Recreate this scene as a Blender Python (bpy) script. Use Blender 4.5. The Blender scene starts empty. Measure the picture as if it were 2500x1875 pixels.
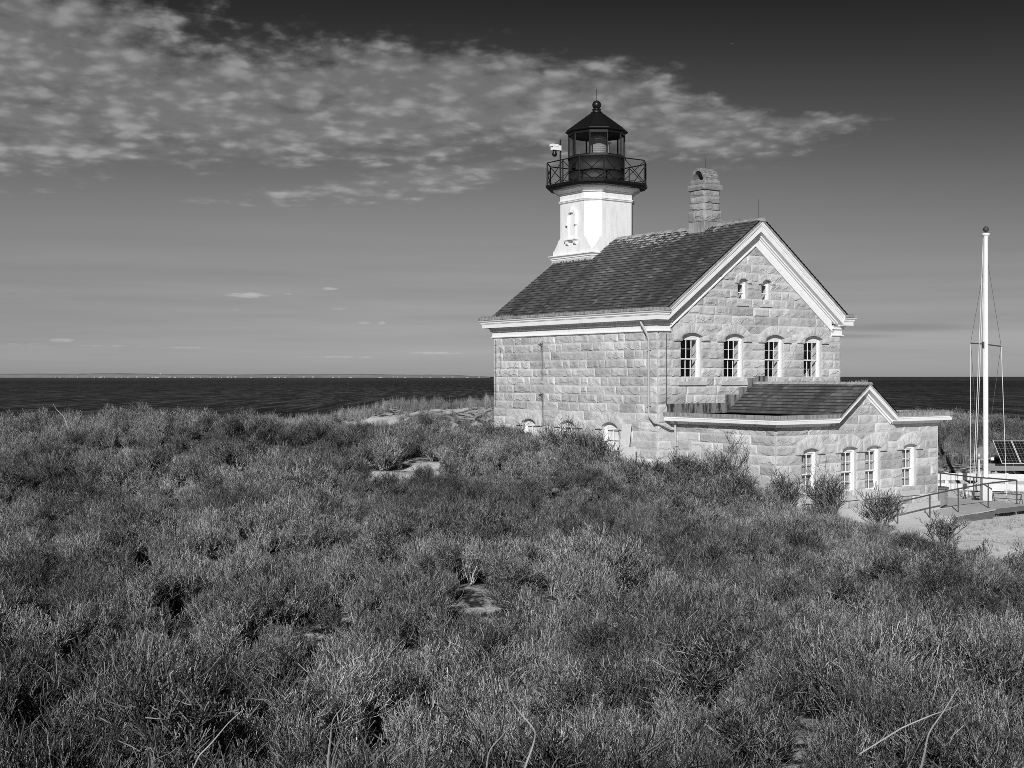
import bpy, bmesh, math, random
import numpy as np
from mathutils import Vector, Matrix, noise as mn
R = math.radians
random.seed(7)
rng = np.random.default_rng(7)
SC = bpy.context.scene
COL = SC.collection

# ------------------------------------------------------------------ camera (eye at the origin, looking along +Y)
cam = bpy.data.cameras.new("camera"); camo = bpy.data.objects.new("camera", cam); COL.objects.link(camo)
cam.sensor_fit = 'HORIZONTAL'; cam.sensor_width = 36.0
cam.lens = 3177.0/2500*36.0
cam.shift_y = -(937.5-919.3)/2500.0
cam.clip_start = 0.5; cam.clip_end = 60000
camo.location = (0, 0, 0); camo.rotation_euler = (R(90), 0, 0)
SC.camera = camo

# ------------------------------------------------------------------ sun
SUN_EL, SUN_AZ = 25.5, 190.5          # azimuth clockwise from +Y: behind the camera and a little to its left
sd = Vector((math.sin(R(SUN_AZ))*math.cos(R(SUN_EL)), math.cos(R(SUN_AZ))*math.cos(R(SUN_EL)), math.sin(R(SUN_EL))))
sl = bpy.data.lights.new("sun", 'SUN'); sl.energy = 4.5; sl.angle = R(0.5); sl.color = (1, 1, 1)
so = bpy.data.objects.new("sun", sl); COL.objects.link(so)
so.rotation_euler = (-sd).to_track_quat('-Z', 'Y').to_euler(); so.location = (-20, -60, 60)
SC.view_settings.view_transform = 'Standard'; SC.view_settings.look = 'None'
SC.view_settings.exposure = 0.0; SC.view_settings.gamma = 1.0
SC.render.engine = 'CYCLES'
SC.cycles.use_denoising = False
SC.cycles.pixel_filter_type = 'BLACKMAN_HARRIS'; SC.cycles.filter_width = 0.8
SC.cycles.max_bounces = 6; SC.cycles.transparent_max_bounces = 12

# ------------------------------------------------------------------ node helper
class G:
    """tiny expression builder over shader nodes"""
    def __init__(s, nt): s.nt = nt
    def n(s, t, **kw):
        o = s.nt.nodes.new(t)
        for k, v in kw.items(): setattr(o, k, v)
        return o
    def put(s, sock, v):
        if isinstance(v, (int, float)): sock.default_value = v
        elif isinstance(v, (tuple, list)): sock.default_value = v
        else: s.nt.links.new(v, sock)
    def m(s, op, a, b=None, c=None, clamp=False):
        o = s.n('ShaderNodeMath', operation=op, use_clamp=clamp)
        s.put(o.inputs[0], a)
        if b is not None: s.put(o.inputs[1], b)
        if c is not None: s.put(o.inputs[2], c)
        return o.outputs[0]
    def add(s, a, b): return s.m('ADD', a, b)
    def sub(s, a, b): return s.m('SUBTRACT', a, b)
    def mul(s, a, b): return s.m('MULTIPLY', a, b)
    def div(s, a, b): return s.m('DIVIDE', a, b)
    def step(s, v, a, b, lo=0.0, hi=1.0, kind='SMOOTHSTEP'):
        o = s.n('ShaderNodeMapRange', interpolation_type=kind)
        s.put(o.inputs['Value'], v); s.put(o.inputs['From Min'], a); s.put(o.inputs['From Max'], b)
        s.put(o.inputs['To Min'], lo); s.put(o.inputs['To Max'], hi)
        return o.outputs[0]
    def xyz(s, v):
        o = s.n('ShaderNodeSeparateXYZ'); s.put(o.inputs[0], v); return o.outputs
    def vec(s, x, y, z):
        o = s.n('ShaderNodeCombineXYZ')
        for i, q in enumerate((x, y, z)): s.put(o.inputs[i], q)
        return o.outputs[0]
    def noise(s, v, scale, detail=3, rough=.5, dist=0.0):
        o = s.n('ShaderNodeTexNoise'); s.put(o.inputs['Vector'], v)
        o.inputs['Scale'].default_value = scale; o.inputs['Detail'].default_value = detail
        o.inputs['Roughness'].default_value = rough; o.inputs['Distortion'].default_value = dist
        return o.outputs[0]
    def grey(s, v):
        o = s.n('ShaderNodeCombineColor')
        for i in range(3): s.put(o.inputs[i], v)
        return o.outputs[0]
    def attr(s, name):
        o = s.n('ShaderNodeAttribute', attribute_name=name); return o.outputs['Fac']

# ------------------------------------------------------------------ sky: black-and-white film behind a red filter
world = bpy.data.worlds.new("World"); SC.world = world; world.use_nodes = True
nt = world.node_tree; nt.nodes.clear(); g = G(nt)
sky = g.n('ShaderNodeTexSky', sky_type='NISHITA'); sky.sun_disc = False
sky.sun_elevation = R(SUN_EL); sky.sun_rotation = R(SUN_AZ); sky.altitude = 0; sky.air_density = 1.0; sky.dust_density = 0.6
sep = g.n('ShaderNodeSeparateColor'); nt.links.new(sky.outputs[0], sep.inputs[0])
red = sep.outputs[0]
tc = g.n('ShaderNodeTexCoord'); dx, dy, dz = g.xyz(tc.outputs['Generated'])
hyp = g.m('SQRT', g.add(g.mul(dx, dx), g.mul(dy, dy)))
el = g.div(dz, g.m('MAXIMUM', hyp, 1e-4))              # tan of the elevation
az = g.m('ARCTAN2', dx, dy)                            # 0 straight ahead, + to the right
# polarised deep sky: darkens with height
dark = g.step(el, -0.01, 0.31, 1.0, 0.0, 'LINEAR')
dark = g.add(g.mul(g.m('POWER', dark, 1.55), 0.93), 0.07)
side = g.add(1.0, g.mul(g.step(az, -0.1, 0.5, 0.0, -0.26), g.step(el, .02, .14)))
dark = g.mul(dark, g.step(el, .03, .15, .53, 1.0))
skyv = g.mul(g.mul(g.mul(red, 0.100), dark), side)
# ---- clouds
zz = g.m('MAXIMUM', el, 0.02)
px = g.div(az, zz); py = g.div(1.0, zz)
P = g.vec(g.mul(az, 6.2), g.mul(g.m('LOGARITHM', zz, math.e), 3.1), 0.0)
wisp = g.noise(g.vec(g.add(g.mul(az, 7.0), g.mul(el, 9.0)), g.mul(el, 62.0), 7.0), 1.0, 6, .62, .6)
big = g.noise(P, 1.3, 3, .55)
def cells(v, sc, sm):
    o = g.n('ShaderNodeTexVoronoi', feature='SMOOTH_F1'); o.inputs['Scale'].default_value = sc; o.inputs['Smoothness'].default_value = sm
    wv = g.n('ShaderNodeVectorMath', operation='ADD'); g.put(wv.inputs[0], v)
    wn = g.n('ShaderNodeTexNoise'); g.put(wn.inputs['Vector'], v); wn.inputs['Scale'].default_value = sc*1.2; wn.inputs['Detail'].default_value = 2
    ws = g.n('ShaderNodeVectorMath', operation='SCALE'); g.put(ws.inputs[0], wn.outputs['Color']); ws.inputs['Scale'].default_value = .9/sc
    g.nt.links.new(ws.outputs[0], wv.inputs[1]); g.put(o.inputs['Vector'], wv.outputs[0]); return o.outputs['Distance']
puffn = g.noise(P, 4.2, 5, .52, .2)
vor = g.sub(1.0, cells(P, 6.5, .55)); vor2 = g.sub(1.0, cells(P, 12.0, .5))
puff = g.add(g.mul(puffn, .62), g.add(g.mul(g.sub(vor, .18), .26), g.mul(g.sub(vor2, .18), .18)))
fine = g.noise(P, 13.0, 6, .68)
def ell(cx, cy, rx, ry, rot=0.0, soft=1.0):
    ca, sa = math.cos(rot), math.sin(rot)
    ddx = g.sub(az, cx); ddy = g.sub(el, cy)
    X = g.div(g.add(g.mul(ddx, ca), g.mul(ddy, sa)), rx); Y = g.div(g.sub(g.mul(ddy, ca), g.mul(ddx, sa)), ry)
    r = g.m('SQRT', g.add(g.mul(X, X), g.mul(Y, Y)))
    return g.step(r, 1.35, 0.25, 0.0, soft)
mask = ell(-0.40, 0.222, 0.24, 0.090, 0.0, 1.15)
for e in ((-0.16, 0.208, 0.26, 0.058, 0.02, 1.08), (0.0, 0.212, 0.20, 0.044, -0.06, 1.08), (0.11, 0.195, 0.14, 0.032, -0.12, 1.05),
          (0.20, 0.189, 0.085, 0.012, 0.0, .88), (-0.085, 0.146, 0.095, 0.014, 0.14, 1.4), (0.0, 0.163, 0.11, 0.007, 0.12, 1.0), (-0.15, .140, .09, .008, .1, 1.05),
          (-0.3, 0.168, 0.26, 0.014, 0.0, .8)):
    mask = g.m('MAXIMUM', mask, ell(*e))
dens = g.add(g.mul(mask, 1.0), g.add(g.mul(g.sub(puff, 0.5), 1.75), g.add(g.mul(g.sub(big, 0.5), 0.9), g.add(g.mul(g.sub(fine, .5), .70), g.mul(g.sub(wisp, .5), .60)))))
dens = g.mul(g.step(dens, 0.20, .98), g.step(mask, 0.0, 0.45))
ctone = g.mul(g.add(0.62, g.mul(g.step(puff, .40, .68), 0.56)), g.step(el, .12, .30, 1.0, .74))
ccol = g.mul(ctone, 0.325)
v1 = g.add(g.mul(skyv, g.sub(1.0, g.mul(dens, .95))), g.mul(ccol, g.mul(dens, .95)))
# ---- small flat cumulus far out and thin streaks low over the sea
P2 = g.vec(g.mul(az, 26.0), g.mul(el, 170.0), 0.0)
c2 = g.noise(P2, 1.0, 4, .5)
m2 = ell(-0.197, 0.0615, 0.030, 0.0026, 0.02)
for e in ((-0.174, 0.0628, .012, .002), (-0.133, 0.0527, 0.012, 0.0026), (-0.113, 0.0410, 0.008, 0.002), (-0.100, 0.0410, 0.005, 0.0016), (-0.21, .0505, .008, .0015), (-0.14, .067, .01, .0015),
          (-0.335, 0.0265, 0.013, 0.0016), (-0.295, .0225, .03, .0013), (-0.36, .0235, .02, .0012), (-0.24, .0215, .03, .0012), (-0.13, .0150, .045, .0014), (-0.06, .018, .04, .0015)):
    m2 = g.m('MAXIMUM', m2, ell(*e))
d2 = g.step(g.add(g.mul(m2, .72), g.add(g.mul(g.sub(c2, .5), 1.5), g.mul(g.sub(g.noise(P2, 4.0, 4, .6), .5), 1.0))), .42, 1.05)
v2 = g.add(g.mul(v1, g.sub(1.0, g.mul(d2, .75))), g.mul(d2, .75*.48))
st = g.noise(g.vec(g.mul(az, 4.0), g.mul(el, 85.0), 3.0), 1.0, 3, .55)
stm = g.mul(g.step(el, .002, .02), g.step(el, .14, .05))
v3 = g.mul(v2, g.add(1.0, g.mul(stm, g.mul(g.sub(st, .5), .42))))
rs = g.m('MAXIMUM', ell(0.285, 0.036, .06, .0035), ell(0.24, 0.030, .05, .002))   # grey bank low on the right
v3 = g.mul(v3, g.sub(1.0, g.mul(rs, .22)))
bg = g.n('ShaderNodeBackground'); nt.links.new(g.grey(v3), bg.inputs[0]); bg.inputs[1].default_value = 1.0
wo = g.n('ShaderNodeOutputWorld'); nt.links.new(bg.outputs[0], wo.inputs[0])

# ------------------------------------------------------------------ materials
MAT = {}
def mat(name, base=.5, rough=.7, spec=.3, metal=0.0, bump=None, var=0.0, vscale=3.0, tone=False, fn=None):
    m = bpy.data.materials.new(name); m.use_nodes = True; t = m.node_tree; b = t.nodes['Principled BSDF']; gg = G(t)
    tc = gg.n('ShaderNodeTexCoord').outputs['Object']
    v = base
    if var: v = gg.mul(gg.add(1.0-var, gg.mul(gg.noise(tc, vscale, 5, .6), 2*var)), base)
    if tone: v = gg.mul(gg.attr('tone'), v)
    if fn: v = fn(gg, tc, v)
    if isinstance(v, float): b.inputs['Base Color'].default_value = (v, v, v, 1)
    else: t.links.new(gg.grey(v), b.inputs['Base Color'])
    b.inputs['Roughness'].default_value = rough; b.inputs['Specular IOR Level'].default_value = spec; b.inputs['Metallic'].default_value = metal
    if bump:
        bn = gg.n('ShaderNodeBump'); bn.inputs['Strength'].default_value = bump[1]; bn.inputs['Distance'].default_value = bump[2]
        t.links.new(gg.noise(tc, bump[0], 5, .6), bn.inputs['Height']); t.links.new(bn.outputs[0], b.inputs['Normal'])
    MAT[name] = m; return m
def granite_fn(gg, tc, v):
    a = gg.noise(tc, 2.2, 4, .6); b = gg.noise(tc, 14.0, 4, .65); c = gg.noise(tc, 55.0, 2, .5)
    L_ = gg.noise(tc, .6, 4, .65)
    f = gg.add(.28, gg.add(gg.mul(L_, .60), gg.add(gg.mul(a, .34), gg.add(gg.mul(b, .32), gg.mul(c, .26)))))
    return gg.mul(v, f)
mat('granite', .475, .9, .15, tone=True, fn=granite_fn, bump=(30, .5, .02))
def paint_fn(gg, tc, v):
    x, y, z = gg.xyz(tc)
    a = gg.noise(gg.vec(gg.mul(x, 1.3), gg.mul(y, 1.3), gg.mul(z, .7)), 3.0, 5, .65); b = gg.noise(tc, 18.0, 3, .6)
    return gg.mul(v, gg.mul(gg.step(a, .25, .5, .86, 1.0), gg.step(b, .2, .42, .92, 1.0)))
mat('white_paint', .80, .55, .3, fn=paint_fn)
def tower_fn(gg, tc, v):
    x, y, z = gg.xyz(tc)
    s = gg.noise(gg.vec(gg.mul(x, 3.0), gg.mul(y, 3.0), gg.mul(z, .45)), 1.6, 4, .6)
    return gg.mul(v, gg.mul(gg.step(s, .3, .55, .86, 1.0), gg.step(gg.noise(tc, 6.0, 4, .6), .25, .45, .93, 1.0)))
mat('tower_white', .80, .5, .3, fn=tower_fn)
def slate_fn(gg, tc, v):
    t_ = gg.attr('tone'); q = gg.mul(gg.m('FLOOR', gg.mul(t_, .1)), .1); v = gg.mul(gg.m('MODULO', t_, 10.0), v)
    sp = gg.noise(tc, 6.5, 5, .72); dab = gg.step(gg.add(sp, gg.mul(q, .34)), .66, .74)
    a = gg.noise(tc, .55, 3, .6); b = gg.noise(tc, 9.0, 4, .6)
    return gg.add(gg.mul(gg.mul(v, gg.add(.55, gg.add(gg.mul(a, .5), gg.mul(b, .4)))), gg.sub(1.0, dab)), gg.mul(dab, .52))
mat('slate', .085, .55, .35, fn=slate_fn, bump=(20, .25, .01))
def zinc_fn(gg, tc, v):
    x, y, z = gg.xyz(tc)
    s = gg.noise(gg.vec(gg.mul(gg.add(x, y), 5.0), 0.0, gg.mul(z, .6)), 1.5, 4, .6)
    return gg.mul(v, gg.step(s, .35, .62, .62, 1.18))
mat('zinc', .30, .6, .3, fn=zinc_fn)
def lead_fn(gg, tc, v):
    x, y, z = gg.xyz(tc)
    s = gg.noise(gg.vec(gg.mul(gg.add(x, y), 3.2), 0.0, gg.mul(z, .8)), 1.4, 4, .6)
    return gg.mul(v, gg.step(s, .40, .56, .18, 1.0))
mat('lead', .22, .7, .2, fn=lead_fn)
mat('black_iron', .008, .42, .35, var=.2)
mat('dark_metal', .05, .5, .4)
mat('pipe_steel', .065, .45, .45, var=.2, vscale=8)
mat('downpipe', .42, .55, .3, var=.15, vscale=5)
mat('brick', .22, .9, .1, tone=True, var=.3, vscale=9, bump=(25, .4, .02))
mat('inner_white', .72, .8, .2)
mat('curtain', .30, .9, .1, var=.08)
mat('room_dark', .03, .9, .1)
def wood_fn(gg, tc, v):
    x, y, z = gg.xyz(tc)
    s = gg.noise(gg.vec(gg.mul(x, 1.2), gg.mul(y, 9.0), gg.mul(z, 9.0)), 1.5, 4, .6)
    return gg.mul(v, gg.add(.6, gg.mul(s, .8)))
mat('grey_wood', .22, .85, .15, fn=wood_fn)
mat('dark_wood', .13, .85, .15, fn=wood_fn)
mat('deck_wood', .46, .85, .15, fn=wood_fn)
mat('concrete', .55, .9, .1, var=.15, vscale=2.5, bump=(20, .3, .01))
mat('fence_white', .60, .7, .2, var=.15, vscale=6)
mat('rope', .62, .9, .1); mat('wire', .09, .5, .3)
mat('spar', .80, .45, .35, var=.06, vscale=4)
def panel_fn(gg, tc, v):
    x, y, z = gg.xyz(tc)
    fx = gg.m('FRACT', gg.mul(x, 1/.156)); fy = gg.m('FRACT', gg.mul(y, 1/.156))
    lx = gg.m('LESS_THAN', fx, .10); ly = gg.m('LESS_THAN', fy, .10)
    return gg.add(.012, gg.mul(gg.m('MAXIMUM', lx, ly), .14))
mat('solar_cell', .012, .25, .5, fn=panel_fn)
mat('alu', .62, .4, .4, metal=.0)
mat('dish_grey', .16, .6, .3)
mat('lens_glass', .36, .15, .8, var=.35, vscale=9)
def glass_mat(name, alpha, tint):
    m = bpy.data.materials.new(name); m.use_nodes = True; t = m.node_tree; t.nodes.clear(); gg = G(t)
    tr = gg.n('ShaderNodeBsdfTransparent'); tr.inputs[0].default_value = (tint, tint, tint, 1)
    gl = gg.n('ShaderNodeBsdfGlossy'); gl.inputs['Roughness'].default_value = .03
    lw = gg.n('ShaderNodeLayerWeight'); lw.inputs[0].default_value = .5
    fr = gg.add(.04, gg.mul(.96, gg.m('POWER', lw.outputs['Facing'], 5.0)))
    mx = gg.n('ShaderNodeMixShader'); t.links.new(gg.mul(fr, alpha), mx.inputs[0])
    t.links.new(tr.outputs[0], mx.inputs[1]); t.links.new(gl.outputs[0], mx.inputs[2])
    o = gg.n('ShaderNodeOutputMaterial'); t.links.new(mx.outputs[0], o.inputs[0]); MAT[name] = m
glass_mat('pane', .9, .93); glass_mat('lantern_pane', 1.0, .80)
def twig_mat(name, lo, hi):
    m = bpy.data.materials.new(name); m.use_nodes = True; t = m.node_tree; b = t.nodes['Principled BSDF']; gg = G(t)
    oi = gg.n('ShaderNodeObjectInfo').outputs['Random']
    p = gg.n('ShaderNodeNewGeometry')
    n1 = gg.noise(p.outputs['Position'], .16, 4, .6)
    f = gg.add(gg.mul(oi, .35), gg.mul(gg.step(n1, .36, .62), .65))
    v = gg.mul(gg.add(lo, gg.mul(f, hi-lo)), gg.attr('tone'))
    t.links.new(gg.grey(v), b.inputs['Base Color']); b.inputs['Roughness'].default_value = .75; b.inputs['Specular IOR Level'].default_value = .2
    MAT[name] = m
twig_mat('twig', .06, .30); twig_mat('woody_twig', .04, .17); twig_mat('grass', .16, .36); twig_mat('yard_grass', .38, .55)
mat('bare_twig', .13, .75, .2, tone=True)
mat('dead_branch', .52, .7, .2, var=.15, vscale=10)

# ------------------------------------------------------------------ mesh helpers
class MB:
    def __init__(s): s.v = []; s.f = []; s.t = []
    def add(s, v, f, tone=1.0):
        o = len(s.v); s.v += [tuple(p) for p in v]; s.f += [tuple(i+o for i in q) for q in f]
        s.t += (list(tone) if hasattr(tone, '__len__') else [tone]*len(f)); return s
    def box(s, x0, x1, y0, y1, z0, z1, tone=1.0):
        v = [(x, y, z) for z in (z0, z1) for y in (y0, y1) for x in (x0, x1)]
        return s.add(v, [(0, 2, 3, 1), (4, 5, 7, 6), (0, 1, 5, 4), (2, 6, 7, 3), (0, 4, 6, 2), (1, 3, 7, 5)], tone)
    def loft(s, rings, cap0=True, cap1=True, tone=1.0, close=True):
        n = len(rings[0]); v = [p for r in rings for p in r]; f = []
        for k in range(len(rings)-1):
            for i in range(n if close else n-1):
                j = (i+1) % n; f.append((k*n+i, k*n+j, (k+1)*n+j, (k+1)*n+i))
        if cap0: f.append(tuple(range(n-1, -1, -1)))
        if cap1: f.append(tuple((len(rings)-1)*n+i for i in range(n)))
        return s.add(v, f, tone)
    def tube(s, pts, r, n=6, cap=True, tone=1.0):
        pts = [Vector(p) for p in pts]; rr = r if hasattr(r, '__len__') else [r]*len(pts); rings = []
        prev = None
        for i, p in enumerate(pts):
            d = (pts[min(i+1, len(pts)-1)]-pts[max(i-1, 0)]).normalized()
            if prev is None:
                a = Vector((0, 0, 1)) if abs(d.z) < .9 else Vector((1, 0, 0)); e = d.cross(a).normalized()
            else: e = (prev - d*prev.dot(d)).normalized()
            prev = e; b = d.cross(e)
            rings.append([p+(e*math.cos(2*math.pi*k/n)+b*math.sin(2*math.pi*k/n))*rr[i] for k in range(n)])
        return s.loft(rings, cap, cap, tone)
    def lathe(s, prof, cx, cy, n=24, ph=0.0, tone=1.0):
        return s.loft([[(cx+r*math.cos(2*math.pi*k/n+ph), cy+r*math.sin(2*math.pi*k/n+ph), z) for k in range(n)] for r, z in prof], tone=tone)
    def build(s, name, m, parent=None, smooth=False, **props):
        me = bpy.data.meshes.new(name); me.from_pydata(s.v, [], s.f); me.update()
        a = me.attributes.new('tone', 'FLOAT', 'FACE'); a.data.foreach_set('value', np.array(s.t, dtype=np.float32))
        bm = bmesh.new(); bm.from_mesh(me); bmesh.ops.recalc_face_normals(bm, faces=bm.faces); bm.to_mesh(me); bm.free()
        if smooth: me.polygons.foreach_set('use_smooth', [True]*len(me.polygons))
        me.materials.append(MAT[m]); o = bpy.data.objects.new(name, me); COL.objects.link(o)
        if parent is not None: o.parent = parent
        for k, q in props.items(): o[k] = q
        return o
def thing(name, label, cat, loc=(0, 0, 0), rz=0.0, group=None):
    o = bpy.data.objects.new(name, None); COL.objects.link(o); o.location = loc; o.rotation_euler = (0, 0, rz)
    o.empty_display_size = .3; tag(o, label, cat, group); return o
def tag(o, label, cat, group=None):
    o['label'] = label; o['category'] = cat
    if group: o['group'] = group
    return o
def sweep(prof, path, outs):
    """profile of (out, z) swept along a horizontal path of (u, v) whose point i is pushed out along outs[i]"""
    return [[(p[0]+o*q[0], p[1]+o*q[1], z) for o, z in prof] for p, q in zip(path, outs)]

# ------------------------------------------------------------------ ground
HX, HY, TH = 5.4252, 48.5, 0.6185
cT, sT = math.cos(TH), math.sin(TH)
def W(u, v, z=0.0): return (HX+u*cT-v*sT, HY+u*sT+v*cT, z)
CTRL = np.array([
 (0,-6,-1.9),(0,0,-1.95),(-6,0,-2.1),(6,0,-2.3),(0,5,-2.7),(-5,5,-2.6),(5,6,-2.9),
 (0,10,-3.4),(-5,10,-3.3),(5,10,-3.6),(0,15,-3.75),(-7,15,-3.5),(7,15,-4.1),
 (0,21,-3.9),(-9,21,-3.6),(9,21,-4.5),(0,28,-3.9),(-10,28,-3.35),(10,28,-4.8),(17,28,-5.0),
 (0,35,-3.85),(-8,35,-3.0),(-15,35,-2.7),(7,35,-4.75),(13,35,-5.25),(20,35,-5.35),
 (-24,46,-2.75),(-18,46,-2.25),(-12,46,-2.0),(-7.5,46,-2.25),(-4,46,-2.85),(0,47,-2.95),(-.6,52,-2.85),(2.2,47.5,-3.0),(3.6,45.5,-3.5),(6.5,43,-4.85),(10,42,-5.3),(16,42,-5.45),(24,42,-5.45),
 (-20,56,-4.4),(-12,56,-4.0),(-5,54,-3.8),(-3,57,-4.0),(0,57,-3.9),(5,57,-4.8),(12,52,-5.2),(18,51,-5.42),(24,54,-5.35),(20,60,-5.2),(27,62,-4.9),
 (-10,63,-3.6),(-9.5,69,-2.5),(-6.8,70,-1.95),(-4,70,-1.85),(-1,72,-1.35),(-11,77,-2.4),(-6,77,-1.6),(-1,78,-.9),(4,79,-.55),(6,76,-.7),(12,80,-1.4),(18,74,-3.2),(22,72,-3.0),(27,74,-3.1),(33,72,-3.7),(40,70,-4.5),
 (-30,60,-5),(-40,50,-4),(-16,76,-6),(-8,84,-4.3),(4,90,-5.5),(20,92,-6.0),(40,90,-7),(-30,80,-8),(0,105,-9.5),(-30,105,-10.5),(40,110,-10.5),(-60,60,-7),(60,60,-6)], dtype=float)
def hump(X, Y):
    return (0.20*np.sin(.55*X+.31*Y+1.0)+.18*np.sin(-.42*X+.66*Y+.4)+.12*np.sin(.9*X-.85*Y+2.0)+.07*np.sin(1.9*X+1.3*Y))
def ground(X, Y):
    X = np.asarray(X, float); Y = np.asarray(Y, float)
    num = np.zeros_like(X); den = np.zeros_like(X)
    for x, y, z in CTRL:
        s = 3.6 if y < 62 else 6.0
        w = np.exp(-((X-x)**2+(Y-y)**2)/(2*s*s))+1e-5/(1+((X-x)**2+(Y-y)**2)**2); num += w*z; den += w
    z = num/den
    u = (X-HX)*cT+(Y-HY)*sT; v = -(X-HX)*sT+(Y-HY)*cT
    flat = np.clip(1-np.maximum(np.maximum(-8.5-v, v-10), np.maximum(-.5-u, u-17))/4.0, 0, 1)     # trodden ground round the house
    flat = np.where(X < 8, flat*np.clip((X-1)/7, 0, 1), flat)
    far = np.clip((Y-3)/6, 0, 1)
    return z+hump(X, Y)*.85*(1-flat)*far
# sand hollows between the bushes: x, y, radius
SAND = [(-5.4,43.6,.9),(-4.9,40.7,1.0),(-3.9,40.3,1.2),(-2.85,42.9,1.0),(-2.5,41.0,.9),(-3.5,39.6,.7),(3.0,18.2,.8),(3.3,16.8,.45),(-2.1,15.5,.45),(-1.9,14.3,.4),(-1.3,17.2,.45),(-2.4,17.7,.4),(-2.2,13.6,.45),(-4.7,14.2,.35),(-3.4,10.7,.4),(-.95,9.6,.45),(-1.25,8.6,.45),(-.8,12.6,.35),(1.4,11.2,.3),(2.9,9.6,.3),(-.2,15.0,.3),(.6,13.6,.3),(-3.6,12.4,.35),(4.3,12.6,.3),(1.8,16.0,.35),
        (-12.0,39.6,.5),(-11.4,39.4,.4),(-7.6,35.5,.6),(.4,40.0,.8),(-1.3,40.0,.5),(-2.3,12.0,.5),(-1.6,11.2,.4),
        (-8.8,68.4,1.5),(-7.0,69.4,2.0),(-5.8,70.2,1.3),(-6.9,66.5,1.5),(-3.3,69.8,1.4),(-1.9,70.9,1.7),(-.3,72.0,1.3),(-2.4,67.6,1.4),(-.6,48.6,.8),(1.6,46.2,.7),(4.3,43.6,.8),(6.2,42.3,.7)]
def yard(X, Y):
    """1 on the open sandy yard round the house, 0 in the thicket"""
    X = np.asarray(X, float); Y = np.asarray(Y, float)
    edge = np.interp(X, [-60, -1.2, .5, 3, 6, 8, 10, 12, 14, 16.2, 17.6, 18.6, 60], [99, 99, 50, 46.5, 44.3, 43.0, 40.5, 36.3, 31.2, 31.0, 31.0, 33.0, 35])
    back = np.interp(X, [-60, 14, 18, 22, 60], [58, 58, 60.5, 61.5, 62])
    return np.clip((Y-edge)/.9, 0, 1)*np.clip((back-Y)/1.0, 0, 1)
def sandiness(X, Y):
    s = np.zeros_like(X)
    for x, y, r in SAND: s = np.maximum(s, np.clip(1.25-np.hypot(X-x, Y-y)/r, 0, 1))
    return np.maximum(s, yard(X, Y))
xs = np.concatenate([np.linspace(-90, -32, 40)[:-1], np.arange(-32, 34.01, .4), np.linspace(34, 90, 38)[1:]])
ys = np.concatenate([np.linspace(-20, 0, 14)[:-1], np.arange(0, 84, .4), np.linspace(84, 130, 40)])
GX, GY = np.meshgrid(xs, ys); GZ = ground(GX, GY)
# shallow, soft footprints and wind ripples in the loose sand
GZ += .025*yard(GX, GY)*np.sin(GX*3.1+np.sin(GY*1.7))*np.sin(GY*2.7+GX)
nx, ny = len(xs), len(ys)
idx = np.arange(nx*ny).reshape(ny, nx)
quads = np.stack([idx[:-1, :-1], idx[:-1, 1:], idx[1:, 1:], idx[1:, :-1]], -1).reshape(-1, 4)
me = bpy.data.meshes.new('ground'); me.from_pydata(np.stack([GX, GY, GZ], -1).reshape(-1, 3).tolist(), [], quads.tolist()); me.update()
a = me.attributes.new('sand', 'FLOAT', 'POINT'); a.data.foreach_set('value', sandiness(GX, GY).astype(np.float32).ravel())
me.polygons.foreach_set('use_smooth', [True]*len(me.polygons))
def ground_fn(gg, tc, v):
    s = gg.attr('sand'); a = gg.noise(tc, 1.1, 5, .65); b = gg.noise(tc, 7.0, 5, .7); c = gg.noise(tc, 40.0, 3, .6)
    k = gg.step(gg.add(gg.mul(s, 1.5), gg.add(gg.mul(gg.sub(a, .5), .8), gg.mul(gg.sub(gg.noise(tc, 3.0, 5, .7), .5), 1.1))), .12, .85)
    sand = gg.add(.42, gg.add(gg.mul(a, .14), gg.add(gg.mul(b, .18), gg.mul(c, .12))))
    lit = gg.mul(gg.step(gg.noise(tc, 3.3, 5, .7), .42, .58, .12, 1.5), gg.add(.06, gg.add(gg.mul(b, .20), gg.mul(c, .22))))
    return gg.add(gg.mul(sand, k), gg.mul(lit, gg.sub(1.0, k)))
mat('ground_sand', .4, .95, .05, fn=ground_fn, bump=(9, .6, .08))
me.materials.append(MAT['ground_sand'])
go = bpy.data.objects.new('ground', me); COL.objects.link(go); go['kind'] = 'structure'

# ------------------------------------------------------------------ sea, far shore
SEA = -8.0
m = MB(); m.add([(-60000, 60, SEA), (60000, 60, SEA), (60000, 55000, SEA), (-60000, 55000, SEA)], [(0, 1, 2, 3)])
ms = bpy.data.materials.new('sea'); ms.use_nodes = True; t = ms.node_tree; b = t.nodes['Principled BSDF']; gg = G(t)
pos = gg.n('ShaderNodeNewGeometry').outputs['Position']; X, Y, Z = gg.xyz(pos)
sw = gg.noise(gg.vec(gg.mul(X, .24), gg.mul(Y, .018), 0.0), 1.0, 6, .76)          # swell and chop over many sizes
w1 = gg.noise(gg.vec(gg.mul(X, .16), gg.mul(Y, .22), 5.0), 1.0, 4, .6)
w3 = gg.noise(gg.vec(gg.mul(X, .0022), gg.mul(Y, .0012), 9.0), 1.0, 3, .5)           # wind lanes
bn = gg.n('ShaderNodeBump'); bn.inputs['Strength'].default_value = .8; bn.inputs['Distance'].default_value = 1.2
t.links.new(gg.add(w1, sw), bn.inputs['Height']); t.links.new(bn.outputs[0], b.inputs['Normal'])
crest = gg.noise(gg.vec(gg.mul(X, .030), gg.mul(Y, .0045), 2.0), 1.0, 6, .72)
foam = gg.mul(gg.step(crest, .665, .70), gg.step(Y, 500.0, 2500.0, .2, 1.0))
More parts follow.
